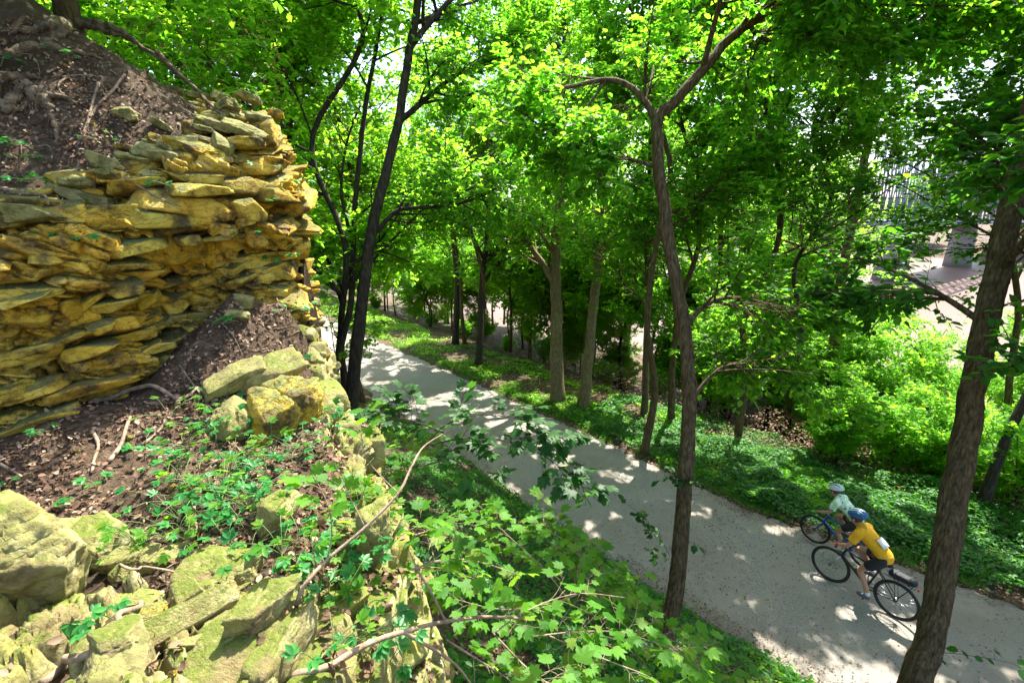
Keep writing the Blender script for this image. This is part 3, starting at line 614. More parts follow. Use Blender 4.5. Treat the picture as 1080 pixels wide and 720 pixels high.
for i, ((x, y), sd, lm, top, lab) in enumerate(OFF):
    z = H1(x, y); rg = np.random.default_rng(sd)
    pp = [(x, y, z-.1)]
    for k in range(1, 8): pp.append((x+rg.normal()*.12*k, y+rg.normal()*.12*k, z+top*k/7))
    d = math.hypot(x, y)
    tree('leafy_tree', pp, .10, .04, lab, 'tree', 'leafy trees lining the path', 'barkdark' if lm == 'leafdark' else 'bark', lm, n1=18, n2=150, n3=1350, per=13, L1=4.4, L2=1.8, L3=.65, t1=(.38, 1), size=.13, seed=sd, keep=camfar(4.5))
# ------------------------------------------------------------------ picking points on the built ground and rock
def bvh(objs):
    vs = []; fs = []; n = 0
    for o in objs:
        me = o.data; c = np.empty(len(me.vertices)*3, np.float32); me.vertices.foreach_get('co', c); vs.append(c.reshape(-1, 3))
        f = np.empty(len(me.loops), np.int32); me.loops.foreach_get('vertex_index', f); f += n; tot = np.empty(len(me.polygons), np.int32); me.polygons.foreach_get('loop_total', tot); nq = int((tot == 4).sum())
        fs += f[:nq*4].reshape(-1, 4).tolist() + f[nq*4:].reshape(-1, 3).tolist(); n += len(c)//3
    return BVHTree.FromPolygons(np.concatenate(vs).tolist(), fs)
BV = bvh([cliff, ledge, ground, rubble])
LASTI = [0]; NCL = len(cliff.data.polygons)+len(ledge.data.polygons)
def hit(px_, py_, lift=0.0):
    d = Vector(RAY(px_, py_)).normalized(); l, n, i, dist = BV.ray_cast(Vector(CAMP), d); LASTI[0] = -1 if i is None else i
    if l is None: return np.array(W(px_, py_, 6)), np.array([0, 0, 1.])
    if n.dot(d) > 0: n = -n
    return np.array(l)+np.array(n)*lift, np.array(n)
def down(x, y, z=12):
    l, n, i, d = BV.ray_cast(Vector((x, y, z)), Vector((0, 0, -1)))
    if l is None: return np.array([x, y, 0.]), np.array([0, 0, 1.])
    if n.z < 0: n = -n
    return np.array(l), np.array(n)
# ------------------------------------------------------------------ loose rocks
_bm = bmesh.new(); bmesh.ops.create_icosphere(_bm, subdivisions=5, radius=1); _bm.verts.ensure_lookup_table()
ICO = np.array([v.co[:] for v in _bm.verts]); ICF = np.array([[v.index for v in f.verts] for f in _bm.faces]); _bm.free()
def rock(name, c, dims, rot, seed, m, label, group=None, facets=9, rough=1.0):
    rg = np.random.default_rng(seed)
    N_ = nrm(rg.normal(size=(facets, 3))); D_ = rg.uniform(.62, .95, facets)
    N_ = np.vstack([N_, np.eye(3), -np.eye(3)]); D_ = np.r_[D_, np.full(6, .82)+rg.uniform(-.06, .1, 6)]
    dp = ICO@N_.T; rr = np.where(dp > .05, D_/np.maximum(dp, .05), 9); rr = np.sort(rr, axis=1)
    r = -np.log(np.exp(-60*rr[:, :4]).sum(1))/60
    r = r+rough*(.045*fbm(ICO*2.2+seed, 3, seed)+.035*np.abs(fbm(ICO*6+seed, 4, seed+2))-.01)
    F1, F2, C1, I1 = voro(ICO*np.array(dims)/max(dims)*3.2+seed, seed); r = r+rough*(.09*(hsh(I1, seed+3)-.5)-.05*np.exp(-((F2-F1)/.035)**2))
    lay = (ICO*r[:, None])[:, 2]*7+fbm(ICO*2, 2, seed+4)*2
    r = r-rough*.05*np.exp(-((lay-np.round(lay))/.12)**2)*(hsh(np.round(lay)[:, None].astype(int), seed) > .45)
    V = ICO*r[:, None]*np.array(dims)
    Mr = np.array(Matrix.Rotation(rot[2], 3, 'Z')@Matrix.Rotation(rot[1], 3, 'Y')@Matrix.Rotation(rot[0], 3, 'X'))
    V = V@Mr.T
    o = mesh_np(name, V, ICF, m, smooth=True, rel=False); o.location = [float(a) for a in c]; tag(o, label, 'rock', group)
    return o
M['rockmoss'] = noise_mat('mossy_limestone', [(.28, (.09, .07, .03)), (.42, (.20, .17, .075)), (.55, (.32, .27, .13)), (.7, (.45, .40, .24))], 6, 10, bump=1, bscale=30, dist=.025, moss=((.14, .155, .04), .56, .78), big=(3, (.26, .24, .07)), stain=(5, (.13, .12, .04)))
# rocks (px, py, half sizes in m, rotation, material, label)
RK = [
 (12, 612, (.30, .27, .34), (.1, .2, .3), 'rock2', 'large rounded pale boulder cut off by the left edge, lowest left'),
 (98, 592, (.17, .14, .14), (.2, .1, .5), 'rock2', 'squarish yellow green boulder right of the large pale boulder'),
 (75, 570, (.15, .12, .10), (.3, .3, 1.), 'rockmoss', 'mossy stone wedged on top between the two left boulders'),
 (140, 592, (.11, .07, .05), (.1, .1, .1), 'rockmoss', 'flat mossy stone right of the squarish boulder'),
 (172, 593, (.10, .07, .05), (.2, -.1, .3), 'rockmoss', 'flat mossy stone between the flat slab and the cracked block'),
 (222, 608, (.15, .12, .10), (.2, .25, .2), 'rock2', 'cracked mossy block at the top of the lower rock pile'),
 (253, 612, (.045, .13, .08), (.2, .1, -.6), 'rock2', 'narrow upright stone leaning against the cracked block'),
 (280, 640, (.07, .16, .10), (.1, .3, -.15), 'rock2', 'long pale stone on the right rim of the lower rock pile'),
 (295, 690, (.07, .17, .14), (.1, .2, -.1), 'rock2', 'pale stone at the lower right corner of the rock pile'),
 (250, 690, (.11, .20, .10), (.15, .2, -.2), 'rock2', 'broad pale slab with dead leaves in the lower rock pile'),
 (170, 668, (.07, .30, .09), (.3, .35, -.75), 'rock2', 'long ridged slab running diagonally through the lower rock pile'),
 (212, 690, (.06, .24, .09), (.25, .3, -.62), 'rock2', 'second long ridged slab right of the first diagonal one'),
 (115, 712, (.10, .12, .06), (.1, .1, .6), 'rockmoss', 'dark mossy stone at the bottom edge of the picture'),
 (190, 652, (.05, .05, .04), (.1, .1, .6), 'rockmoss', 'small green stone under the cracked block'),
 (165, 650, (.06, .05, .04), (.5, .1, .9), 'rock', 'small orange yellow stone in the hollow of the rock pile'),
 (217, 643, (.05, .04, .04), (.5, .4, .9), 'rockmoss', 'small mossy lump right below the cracked block'),
 (262, 650, (.05, .06, .05), (.2, .4, .3), 'rockmoss', 'small green lump between pale stones at the right rim'),
 (148, 572, (.04, .035, .035), (.2, .4, .3), 'rockmoss', 'fist sized mossy stone lying in dead leaves'),
 (100, 560, (.03, .025, .02), (.2, .4, .3), 'rock', 'small brown stone lying in leaf litter behind the boulders'),
 (292, 556, (.11, .10, .15), (.1, .1, .2), 'rock2', 'yellowish block under the creeper leaves on the soil ledge'),
 (246, 402, (.34, .15, .10), (.3, -.45, .5), 'rockmoss', 'pale tilted slab at the left of the outer rock group'),
 (285, 398, (.34, .17, .15), (.4, -.5, .6), 'rock2', 'pale tilted slab in the middle of the outer rock group'),
 (316, 425, (.26, .26, .26), (.2, -.3, .4), 'rock', 'ochre knob of rock overhanging at the outer tip of the ledge'),
 (292, 450, (.26, .22, .30), (.2, .3, 1.), 'rock', 'rough yellowish block under the tilted slabs'),
 (250, 450, (.2, .2, .18), (.5, .3, 1.), 'rockmoss', 'dull pale block half hidden by creeper leaves'),
 (330, 382, (.12, .16, .09), (.2, -.4, .9), 'rockmoss', 'grey slab poking out above the ochre knob'),
 (392, 572, (.10, .13, .24), (.1, .1, .4), 'rock2', 'pale pointed block standing at the outer rim of the ledge'),
 (255, 318, (.10, .07, .07), (.1, .2, .2), 'rockmoss', 'pale loose stone stuck in soil in the hollow of the cliff'),
 (251, 332, (.12, .08, .05), (.1, .2, .1), 'rockmoss', 'flat greenish stone below another in the hollow of the cliff'),
 (133, 122, (.12, .10, .10), (.1, .2, .2), 'rockmoss', 'mossy green rock alone on the dark soil slope'),
 (208, 112, (.20, .15, .05), (.1, .1, .2), 'rockmoss', 'flat mossy slab on the slope, stacked lowest of a pair'),
 (210, 104, (.17, .12, .045), (-.1, .1, .6), 'rockmoss', 'flat mossy slab lying on top of another on the slope'),
 (185, 97, (.12, .09, .06), (.1, .3, .2), 'rockmoss', 'small rounded mossy rock left of the stacked flat slabs'),
 (235, 105, (.15, .10, .07), (.1, .3, .4), 'rockmoss', 'grey green rock right of the stacked flat slabs'),
 (262, 105, (.20, .12, .07), (.1, .35, .4), 'rockmoss', 'long slab at the crest of the slope, furthest right'),
 (247, 120, (.15, .12, .05), (.1, .3, .6), 'rockmoss', 'flat stone in front of the crest slabs'),
 (260, 138, (.24, .18, .07), (.15, .35, .3), 'rockmoss', 'long moss topped capstone on the cliff rim'),
 (225, 132, (.22, .15, .07), (.15, .3, .3), 'rock2', 'thin moss topped capstone left of the long one'),
 (165, 162, (.22, .14, .07), (.2, .25, .3), 'rockmoss', 'wedge shaped capstone on the rim above the dark crack'),
 (205, 158, (.26, .14, .08), (.3, .3, .2), 'rock', 'yellow undercut block at the cliff rim'),
 (236, 155, (.12, .14, .08), (.7, .3, .9), 'rockmoss', 'upturned pointed stone on the cliff rim'),
 (170, 133, (.10, .08, .05), (.2, .3, .9), 'rockmoss', 'small flat stone in the soil above the rim'),
 (28, 225, (.30, .2, .09), (.0, .1, .1), 'rockmoss', 'wide mossy capstone at the left edge over the dark crack'),
 (95, 212, (.20, .16, .08), (.1, .1, .2), 'rockmoss', 'mossy flat stone on the rim near the left edge'),
]
_r = random.Random(9)
for k in range(26):
    t_ = k/25; a = 60+t_*225+_r.uniform(-8, 8); b_ = np.interp(a, [60, 100, 150, 200, 250, 290], [208, 196, 162, 148, 122, 118])+_r.uniform(-14, 12)
    RK.append((a, b_, (_r.uniform(.07, .17), _r.uniform(.06, .12), _r.uniform(.03, .07)), (_r.uniform(-.2, .3), _r.uniform(0, .4), _r.uniform(0, 3)), _r.choice(['rockmoss', 'rock2', 'rock']), 'weathered stone lying along the broken rim of the cliff'))
for k in range(22):
    RK.append((_r.uniform(120, 300), _r.uniform(590, 715), (_r.uniform(.03, .09), _r.uniform(.03, .09), _r.uniform(.02, .06)), (_r.uniform(-.4, .4), _r.uniform(-.4, .4), _r.uniform(0, 3)), _r.choice(['rockmoss', 'rock2', 'rock2']), 'small broken stone wedged in the lower left rock pile'))
for i, (a, b_, d, rt, mm, lab) in enumerate(RK):
    p, n = hit(a, b_); d = np.array(d)*(1.15 if b_ > 550 and a < 305 and max(d) < .25 else 1)
    zc = p+n*min(d)*.25*(1 if n[2] > .6 else .3)
    rock('rock', zc, d, rt, 100+i, M[mm], lab, {'weathered': 'weathered stones along the cliff rim', 'small broken': 'small broken stones in the rock pile'}.get(' '.join(lab.split()[:2]) if lab.startswith('small broken') else lab.split()[0]))
# small stones strewn about
for i in range(46):
    a, b_ = random.choice([(random.uniform(60, 300), random.uniform(440, 580)), (random.uniform(60, 250), random.uniform(70, 170)), (random.uniform(180, 300), random.uniform(560, 715))])
    p, n = hit(a, b_); r = random.uniform(.012, .035)
    if i < 3: src = [rock('pebble', (0, 0, 0), (1, .8, .6), (0, 0, 0), 300+i, M['rockmoss' if i else 'rock'], 'small loose stone on the soil', 'small loose stones on the soil') for _ in (0,)][0]; src['category'] = 'stone'; PB = (PB if i else [])+[src]; o = src
    else: o = PB[i % 3].copy(); COL.objects.link(o)
    o.location = [float(v) for v in p]; o.scale = (r, r, r); o.rotation_euler = [random.uniform(0, 3) for _ in range(3)]

# ------------------------------------------------------------------ roots, sticks on the soil
M['root'] = noise_mat('root_bark', [(.3, (.05, .035, .02)), (.5, (.14, .10, .06)), (.7, (.26, .2, .13))], 16, 7, bump=.8, bscale=40, dist=.02)
def lie(name, pxs, r0, r1, m, label, cat, lift=None, group=None, sides=8, jit=.35):
    if len(pxs) < 9: q2 = catmull(np.array([(a, b_, 0) for a, b_ in pxs], float), len(pxs)*3)[:, :2]
    else: q2 = np.array(pxs)
    P = [hit(a, b_)[0]+hit(a, b_)[1]*(lift if lift is not None else r0*.9) for a, b_ in q2]
    P = np.array(P); P[1:-1] = (P[:-2]+2*P[1:-1]+P[2:])/4; root0 = P[0].copy()
    V, Fs = tube1(P, r0, r1, max(14, len(pxs)*6), sides, .06, len(pxs))
    o = mesh_np(name, V-root0, Fs, m, smooth=True, rel=False); o.location = [float(c) for c in root0]; tag(o, label, cat, group); return o
lie('root', [(92, 46), (112, 70), (105, 88), (95, 120), (88, 148)][2:], .012, .009, M['stick'], 'pale curved stick lying on the soil slope', 'stick')
lie('stick', [(132, 80), (118, 98), (104, 112), (92, 132), (88, 148)], .014, .010, M['stick'], 'pale bent stick below the sunlit patch of soil', 'stick')
lie('stick', [(72, 82), (62, 90), (66, 100), (80, 108)], .010, .006, M['stick'], 'short forked pale stick on the upper left soil', 'stick')
lie('stick', [(66, 82), (85, 80), (108, 82)], .009, .006, M['stick'], 'thin pale stick lying level on the upper left soil', 'stick')
lie('log', [(166, 58), (185, 78), (205, 95), (222, 112), (236, 122)], .036, .014, M['root'], 'brown dead branch lying down the slope towards the cliff rim', 'branch')
lie('stick', [(118, 163), (108, 175), (102, 188), (99, 200)], .010, .007, M['stick'], 'thin curved stick hanging over the rim litter', 'stick')
lie('stick', [(0, 200), (25, 207), (45, 205), (52, 218)], .016, .010, M['root'], 'thick root crossing the rim at the left edge', 'root')
lie('stick', [(120, 180), (145, 195), (165, 208), (190, 218)], .007, .004, M['stick'], 'thin straight twig sloping over the cliff rim', 'stick')
lie('root', [(100, 425), (125, 416), (150, 410), (165, 408), (182, 420), (195, 422), (210, 410)], .022, .012, M['stick'], 'pale snaking root at the foot of the cliff', 'root')
lie('stick', [(115, 488), (128, 470), (134, 450), (140, 432)], .016, .010, M['stick'], 'short upright pale stick leaning at the foot of the cliff', 'stick')
lie('stick', [(97, 455), (105, 470), (100, 485), (98, 500)], .014, .008, M['stick'], 'short bent stick on the leaf litter', 'stick')
lie('stick', [(150, 470), (168, 455), (180, 442), (215, 444), (240, 462), (262, 486)], .011, .006, M['stick'], 'long curved twig arching over the leaf litter', 'stick')
lie('stick', [(190, 385), (200, 400), (222, 430), (232, 450)], .009, .005, M['stick'], 'thin dark twig sliding down the soil hollow', 'stick')
lie('stick', [(228, 335), (245, 352), (255, 372)], .006, .003, M['stick'], 'fine twig hanging in the soil hollow', 'stick')
lie('stick', [(0, 490), (22, 503), (45, 520)], .010, .006, M['stick'], 'grey twig at the left edge behind the boulders', 'stick')
lie('stick', [(205, 535), (207, 550), (209, 566)], .008, .006, M['stick'], 'short vertical twig by the leaning bark piece', 'stick')
lie('branch', [(30, 722), (62, 702), (92, 685), (112, 670), (128, 655), (148, 640)], .014, .010, M['stick'], 'grey dead branch lying over the lowest rocks', 'branch', lift=.04)
lie('stick', [(130, 602), (150, 606), (172, 606), (190, 612), (200, 622)], .006, .004, M['stick'], 'thin curved twig on top of the rock pile', 'stick', lift=.05)
for i in range(240):   # loose twigs all over
    zone = i % 5
    a, b_ = [(random.uniform(10, 240), random.uniform(40, 200)), (random.uniform(20, 330), random.uniform(440, 570)), (random.uniform(180, 320), random.uniform(330, 430)), (random.uniform(150, 290), random.uniform(600, 715)), (random.uniform(0, 160), random.uniform(60, 210))][zone]
    an = random.uniform(0, 6.28); ln = random.uniform(8, 34)
    pp = [(a+math.cos(an)*ln*t+random.uniform(-3, 3), b_+math.sin(an)*ln*t*.6+random.uniform(-3, 3)) for t in (0, .35, .7, 1)]
    hp = np.array([hit(*q_)[0] for q_ in pp])
    if np.linalg.norm(hp[0]-hp[-1]) > .8: continue
    lie('twig', pp, random.uniform(.002, .006), .0015, M['stick' if i % 3 else 'root'], 'thin dry twig lying on the soil', 'twig', lift=.008, group='dry twigs strewn on the soil', sides=5)
# old trees on top of the slope with spreading roots
def old_tree(px_, py_, r, label, seed, roots, lean=(0, 0)):
    p, n = hit(px_, py_); root = empty('old_tree', p); tag(root, label, 'tree')
    h = 9; P = [p-np.array([0, 0, .9]), p+np.array([lean[0]*.1, lean[1]*.1, .5]), p+np.array([lean[0]*.4, lean[1]*.4, 3]), p+np.array([lean[0], lean[1], h])]
    tp = catmull(P, 40); t = np.linspace(0, 1, 40); rr = r*(1-.5*t)*(1+.9*np.exp(-np.maximum(t-.08, 0)*22))
    V, Fs = tubes(tp[None], rr[None], 18, .05, seed); mesh_np('trunk', V, Fs, M['bark'], root, smooth=True)
    for k, pts in enumerate(roots):
        q2 = catmull(np.array([(a, b_, 0) for a, b_ in pts], float), len(pts)*4)[:, :2]; Q = np.array([hit(a, b_)[0]+hit(a, b_)[1]*.012 for a, b_ in q2]); Q[1:-1] = (Q[:-2]+2*Q[1:-1]+Q[2:])/4; Q += np.random.default_rng(seed+k).normal(size=Q.shape)*.012; V, Fs = tube1(Q, .055, .010, 50, 9, .12, seed+k); mesh_np('root', V, Fs, M['root'], root, smooth=True)
    rg = np.random.default_rng(seed)
    P1, R1 = spawn(tp[None], rr[None], 14, 3.6, rg, .4, 1, .9, .3, .4, 12); P2, R2 = spawn(P1, R1, 130, 1.7, rg); P3, R3 = spawn(P2, R2, 1800, .6, rg, K=5)
    k3 = camfar(3.6)(P3[:, -1]); P3, R3 = P3[k3], R3[k3]
    bb = MB(); bb.add(*tubes(P1, R1, 6)); bb.add(*tubes(P2, R2, 4)); bb.add(*tubes(P3, R3, 3)); bb.build('branches', M['bark'], root, smooth=True)
    pp, a, nv = twig_leaves(P3, 13, rg); k = ~sungap(pp, .12) & camfar(3.6)(pp); leaves('crown', pp[k], a[k], nv[k], .12*rg.uniform(.6, 1.2, k.sum()), LEAF4, M['leaf'], root)
old_tree(74, 28, .15, 'thick old trunk with bare roots at the top of the soil slope', 61, [[(66, 26), (45, 32), (25, 34), (5, 36)], [(80, 24), (100, 30), (122, 38), (140, 45)], [(86, 26), (110, 28), (130, 36), (160, 58), (190, 78)], [(60, 24), (48, 28), (30, 22)], [(72, 28), (62, 38), (48, 46), (40, 52)]])
old_tree(-26, 100, .2, 'dark trunk at the left edge with a gnarled root reaching onto the soil', 62, [[(-10, 105), (10, 112), (20, 100), (28, 88), (34, 98), (42, 118)], [(0, 112), (12, 118), (30, 110)], [(20, 92), (40, 98), (60, 104), (85, 112)], [(38, 100), (52, 112), (58, 130), (60, 152)], [(10, 60), (40, 50), (80, 56), (110, 64)], [(0, 84), (20, 80), (44, 84)]])

# ------------------------------------------------------------------ dead leaves
def scatter(n, zones, sz, m, name, label, cat, tm=LEAF6, liftr=(.004, .03), tilt=.5, seed=1):
    rg = np.random.default_rng(seed); pos = []; nn = []
    for (x0, y0, x1, y1, w_) in zones:
        for _ in range(int(n*w_)):
            p, q_ = hit(rg.uniform(x0, x1), rg.uniform(y0, y1)); 
            if abs(p[2]) < .04 or (LASTI[0] < NCL and (q_[2] < .75 or rg.random() < .7)): continue
            pos.append(p); nn.append(q_)
    pos = np.array(pos); nn = np.array(nn); k = (nn[:, 2] > .25) & (fbm(pos[:, :2]*2.2, 3, 91)+.3*rg.normal(size=len(pos)) > -.22); pos, nn = pos[k], nn[k]; n_ = len(pos)
    nv = nrm(nn+rg.normal(size=(n_, 3))*tilt); a = nrm(np.cross(nv, rg.normal(size=(n_, 3))))
    pos = pos+nn*rg.uniform(*liftr, n_)[:, None]
    o = leaves(name, pos, a, nv, rg.uniform(*sz, n_), tm, m); tag(o, label, cat, kind='stuff'); return o
scatter(1, [(0, 20, 300, 235, 9000), (0, 420, 400, 580, 9500), (170, 280, 350, 430, 3500), (120, 580, 420, 720, 1500), (0, 560, 140, 720, 150)], (.012, .046), M['litter'], 'leaf_litter', 'brown dead leaves strewn over the soil ledge and slope', 'dead leaves')
scatter(1, [(330, 440, 700, 720, 9000), (600, 560, 860, 720, 2500)], (.03, .06), M['litter'], 'leaf_litter', 'dead leaves on the bank between ledge and path', 'dead leaves', seed=2)
def pathpts(n, t0, t1, d0, d1, side, rg, power=1.0):
    Ld = catmull(PATHC, 600); T_ = nrm(np.gradient(Ld, axis=0)); N_ = np.stack([T_[:, 1], -T_[:, 0]], 1)
    k = (t0+(t1-t0)*rg.uniform(0, 1, n)**power); k = np.clip((k*599).astype(int), 0, 599)
    d = PW+d0+(d1-d0)*rg.uniform(0, 1, n)
    xy = Ld[k]+N_[k]*(d*side)[:, None]+rg.normal(size=(n, 2))*.05
    return xy, d-PW
rg = np.random.default_rng(5)
xy, d_ = pathpts(26000, .08, .6, -.10, 7, 1, rg); z = H(xy[:, 0], xy[:, 1]); z = np.where(z < -.04, .02, z); n_ = len(xy)
leaves('leaf_litter', np.c_[xy, z+rg.uniform(.005, .03, n_)], rg.normal(size=(n_, 3))*[1, 1, .3], nrm(np.array([0, 0, 1.])+rg.normal(size=(n_, 3))*.4), rg.uniform(.05, .10, n_), LEAF4, M['litter'])
tag(bpy.context.scene.objects[-1] if False else COL.objects[-1], 'dead leaves on the far verge and slope beyond the path', 'dead leaves', kind='stuff')
# bits on the path
xy, d_ = pathpts(5200, .08, .5, -4.1, 0, 1, rg); xa, _ = pathpts(5200, .08, .6, -.45, .25, 1, rg); xb, _ = pathpts(4200, .08, .5, -.4, .2, -1, rg); xy = np.vstack([xy, xa, xb]); n_ = len(xy)
leaves('path_debris', np.c_[xy, np.full(n_, .035)], rg.normal(size=(n_, 3))*[1, 1, .1], nrm(np.array([0, 0, 1.])+rg.normal(size=(n_, 3))*.2), rg.uniform(.015, .045, n_), LEAF4, M['litter'])
tag(COL.objects[-1], 'scraps of dead leaf and grit scattered on the path', 'debris', kind='stuff')
# ------------------------------------------------------------------ green cover on both banks
def cover(name, xy, hmax, size, m, label, seed, mask_thr, tm=LEAF6, mscale=.9):
    rg = np.random.default_rng(seed)
    mk = fbm(xy*mscale, 3, seed)+.25*rg.normal(size=len(xy))*.6; xy = xy[mk > mask_thr]; mk = mk[mk > mask_thr]; n = len(xy)
    z = H(xy[:, 0], xy[:, 1]); k = z > -3.6; xy, z, mk = xy[k], z[k], mk[k]; n = len(xy)
    hh = hmax*np.clip(.35+1.1*fbm(xy*1.6, 2, seed+3)+.25, .12, 1.3)*rg.uniform(.25, 1, n)
    p = np.c_[xy, np.maximum(z, 0-9)+hh]
    a = rg.normal(size=(n, 3))*[1, 1, .25]-[0, 0, .15]; nv = nrm(np.array([0, 0, 1.])+rg.normal(size=(n, 3))*.35)
    o = leaves(name, p, a, nv, size*rg.uniform(.55, 1.3, n), tm, m); tag(o, label, 'ground cover', kind='stuff'); return o
rg = np.random.default_rng(9)
xy, d_ = pathpts(150000, .10, .50, .22, 5.5, 1, rg, 1.0); k = rg.uniform(0, 1, len(d_)) < np.clip(d_/.8, .15, 1); cover('ground_cover', xy[k], .26, .085, M['cover'], 'low green leafy plants covering the verge beyond the path', 11, -.28)
xy, d_ = pathpts(60000, .30, .8, .2, 4, 1, rg, 1.0); cover('ground_cover', xy, .18, .09, M['leafyel'], 'sunlit yellow green weeds along the far verge by the bend', 12, -.05)
xy, d_ = pathpts(110000, .10, .48, .15, 6.5, -1, rg, .8)
P_ = xy; dB, _, _ = seg_near(P_, BF); k = (~inside(P_, BP)) & (dB > .25); cover('ground_cover', xy[k], .24, .065, M['cover'], 'dark green ivy like plants on the near bank below the ledge', 13, -.24)
xy, d_ = pathpts(30000, .10, .8, .1, 2.0, -1, rg, .8); cover('ground_cover', xy, .14, .07, M['leafyel'], 'thin bright weeds along the near edge of the path', 14, .1, mscale=1.6)
# short grass on the soil slope
def blades_at(P0, hgt, m, name, label, seed):
    pass
# grass tufts at edges
def blades(xy, z, hgt, m, name, label, seed):
    rg = np.random.default_rng(seed); n = len(xy)
    b0 = np.c_[xy, z]; d = nrm(np.c_[rg.normal(size=(n, 2))*.5, np.ones(n)]); s = nrm(np.c_[rg.normal(size=(n, 2)), np.zeros(n)])*.006
    h_ = hgt*rg.uniform(.4, 1.2, n)[:, None]; m1 = b0+d*h_*.6; tp = b0+d*h_+np.c_[d[:, :2], -np.ones(n)*.2]*h_*.4
    V = np.stack([b0-s, b0+s, m1+s*.8, tp, m1-s*.8], 1).reshape(-1, 3); f = (np.arange(n)*5)[:, None]+np.arange(5)
    o = mesh_np(name, V, f, m); tag(o, label, 'grass', kind='stuff')
rg = np.random.default_rng(10)
xy, d_ = pathpts(30000, .1, .8, -.02, .7, 1, rg); xy2, _ = pathpts(16000, .1, .8, -.02, .5, -1, rg); xy = np.vstack([xy, xy2]); k = fbm(xy*1.5, 3, 4) > -.05; xy = xy[k]
blades(xy, np.maximum(H(xy[:, 0], xy[:, 1]), 0), .13, M['cover'], 'grass', 'short grass along both edges of the path', 3)

# ------------------------------------------------------------------ shrubs
def shrub_proto(name, label, seed, h, leafm, nl, size, tm=LEAF4, group=None, loc=(0, 0, 0)):
    rg = np.random.default_rng(seed); root = empty(name, (0, 0, 0)); tag(root, label, 'shrub', group)
    n = 9; az = rg.uniform(0, 6.28, n); P = []
    for a in az:
        o = rg.uniform(.3, 1.0)*h*.45
        P.append(catmull([(0, 0, -.1), (math.cos(a)*o*.3, math.sin(a)*o*.3, h*.4), (math.cos(a)*o, math.sin(a)*o, h*rg.uniform(.7, 1.0))], 8))
    P = np.array(P); Rr = np.tile(np.linspace(.02, .006, 8), (n, 1))*h/2
    P2, R2 = spawn(P, Rr, 60, h*.3, rg, .15, 1, .9, .1, .6, 6); P3, R3 = spawn(P2, R2, nl//10, h*.14, rg, K=4, flat=.5)
    b_ = MB(); b_.add(*tubes(P, Rr, 5)); b_.add(*tubes(P2, R2, 3)); b_.build('stems', M['bark'], root, rel=False)
    p, a, nv = twig_leaves(P3, 10, rg); leaves('foliage', p, a, nv, size*rg.uniform(.6, 1.3, len(p)), tm, M[leafm], root, rel=False)
    return root
SH = [shrub_proto('shrub', '', 41, 2.6, 'leafyel', 10000, .10), shrub_proto('shrub', '', 42, 1.8, 'leafyel', 9000, .10), shrub_proto('shrub', '', 43, 2.2, 'leafyel', 7000, .10), shrub_proto('shrub', '', 44, 1.2, 'leafyel', 4000, .08)]
used = [False]*4
def put(proto_list, used, k, xyz, s, rz, label, group):
    o = copy_tree(proto_list[k]) if used[k] else proto_list[k]; used[k] = True
    o.location = [float(c) for c in xyz]; o.scale = (s, s, s*random.uniform(.85, 1.15)); o.rotation_euler = (0, 0, rz); o['label'] = label; o['group'] = group
    return o
rg = np.random.default_rng(15)
cnt = 0
# bright thicket on the river slope right of the middle
while cnt < 62:
    xy, d_ = pathpts(1, .10, .34, 4.4, 14, 1, rg)
    x, y = xy[0]; 
    if y < 2: continue
    k = int(rg.choice([0, 1, 2, 0, 3])); put(SH, used, k, (x, y, H1(x, y)), rg.uniform(.7, 1.25), rg.uniform(0, 6.28), ['bright bush in the sunny thicket beyond the path', 'bright low bush in the sunny thicket beyond the path', 'green bush in the thicket beyond the path', 'small green bush in the thicket beyond the path'][k], ['bright tall bushes', 'bright low bushes', 'green bushes', 'small green bushes'][k]+' in the thicket beyond the path'); cnt += 1
cnt = 0
while cnt < 40:
    xy, d_ = pathpts(1, .34, .85, 6, 16, 1, rg); x, y = xy[0]
    k = int(rg.choice([1, 2, 3, 3])); put(SH, used, k, (x, y, H1(x, y)), rg.uniform(.5, 1.1), rg.uniform(0, 6.28), 'low bush under the trees on the far side of the path', 'low bushes under the trees across the path'); cnt += 1
cnt = 0
while cnt < 26:
    xy, d_ = pathpts(1, .56, .95, 2.2, 9, -1, rg); x, y = xy[0]
    k = int(rg.choice([0, 2, 3])); put(SH, used, k, (x, y, H1(x, y)), rg.uniform(.6, 1.2), rg.uniform(0, 6.28), 'bush on the near side of the path beyond the cliff', 'bushes left of the path beyond the cliff'); cnt += 1

# ------------------------------------------------------------------ the wood behind: copies of a few full trees
WP = []
for i, (h, lm, bk, sd) in enumerate([(13, 'leafyel', 'barkdark', 51), (11, 'leafyel', 'bark', 52), (15, 'leaf', 'bark', 53), (9, 'leafyel', 'barkdark', 54)]):
    rg = np.random.default_rng(sd)
    pp = [(0, 0, -.3)]+[(rg.normal()*.14*k, rg.normal()*.14*k, h*k/6) for k in range(1, 7)]
    WP.append(tree('woodland_tree', pp, .085*h/12, .03, '', 'tree', 'g', bk, lm, n1=17, n2=120, n3=640, per=13, L1=h*.32, L2=1.7, L3=.7, t1=(.18, 1), size=.165, seed=sd, gap=None))
usedw = [False]*4
rg = np.random.default_rng(77); placed = []
def putw(x, y, lab, grp, smin=.8, smax=1.2, kk=None):
    for (a, b_) in placed:
        if math.hypot(a-x, b_-y) < 2.0: return False
    placed.append((x, y)); k = int(rg.integers(4)) if kk is None else kk
    put(WP, usedw, k, (x, y, H1(x, y)), rg.uniform(smin, smax), rg.uniform(0, 6.28), lab, grp); return True
def ra_(x, y): return x/max(y, 1)
c_ = 0
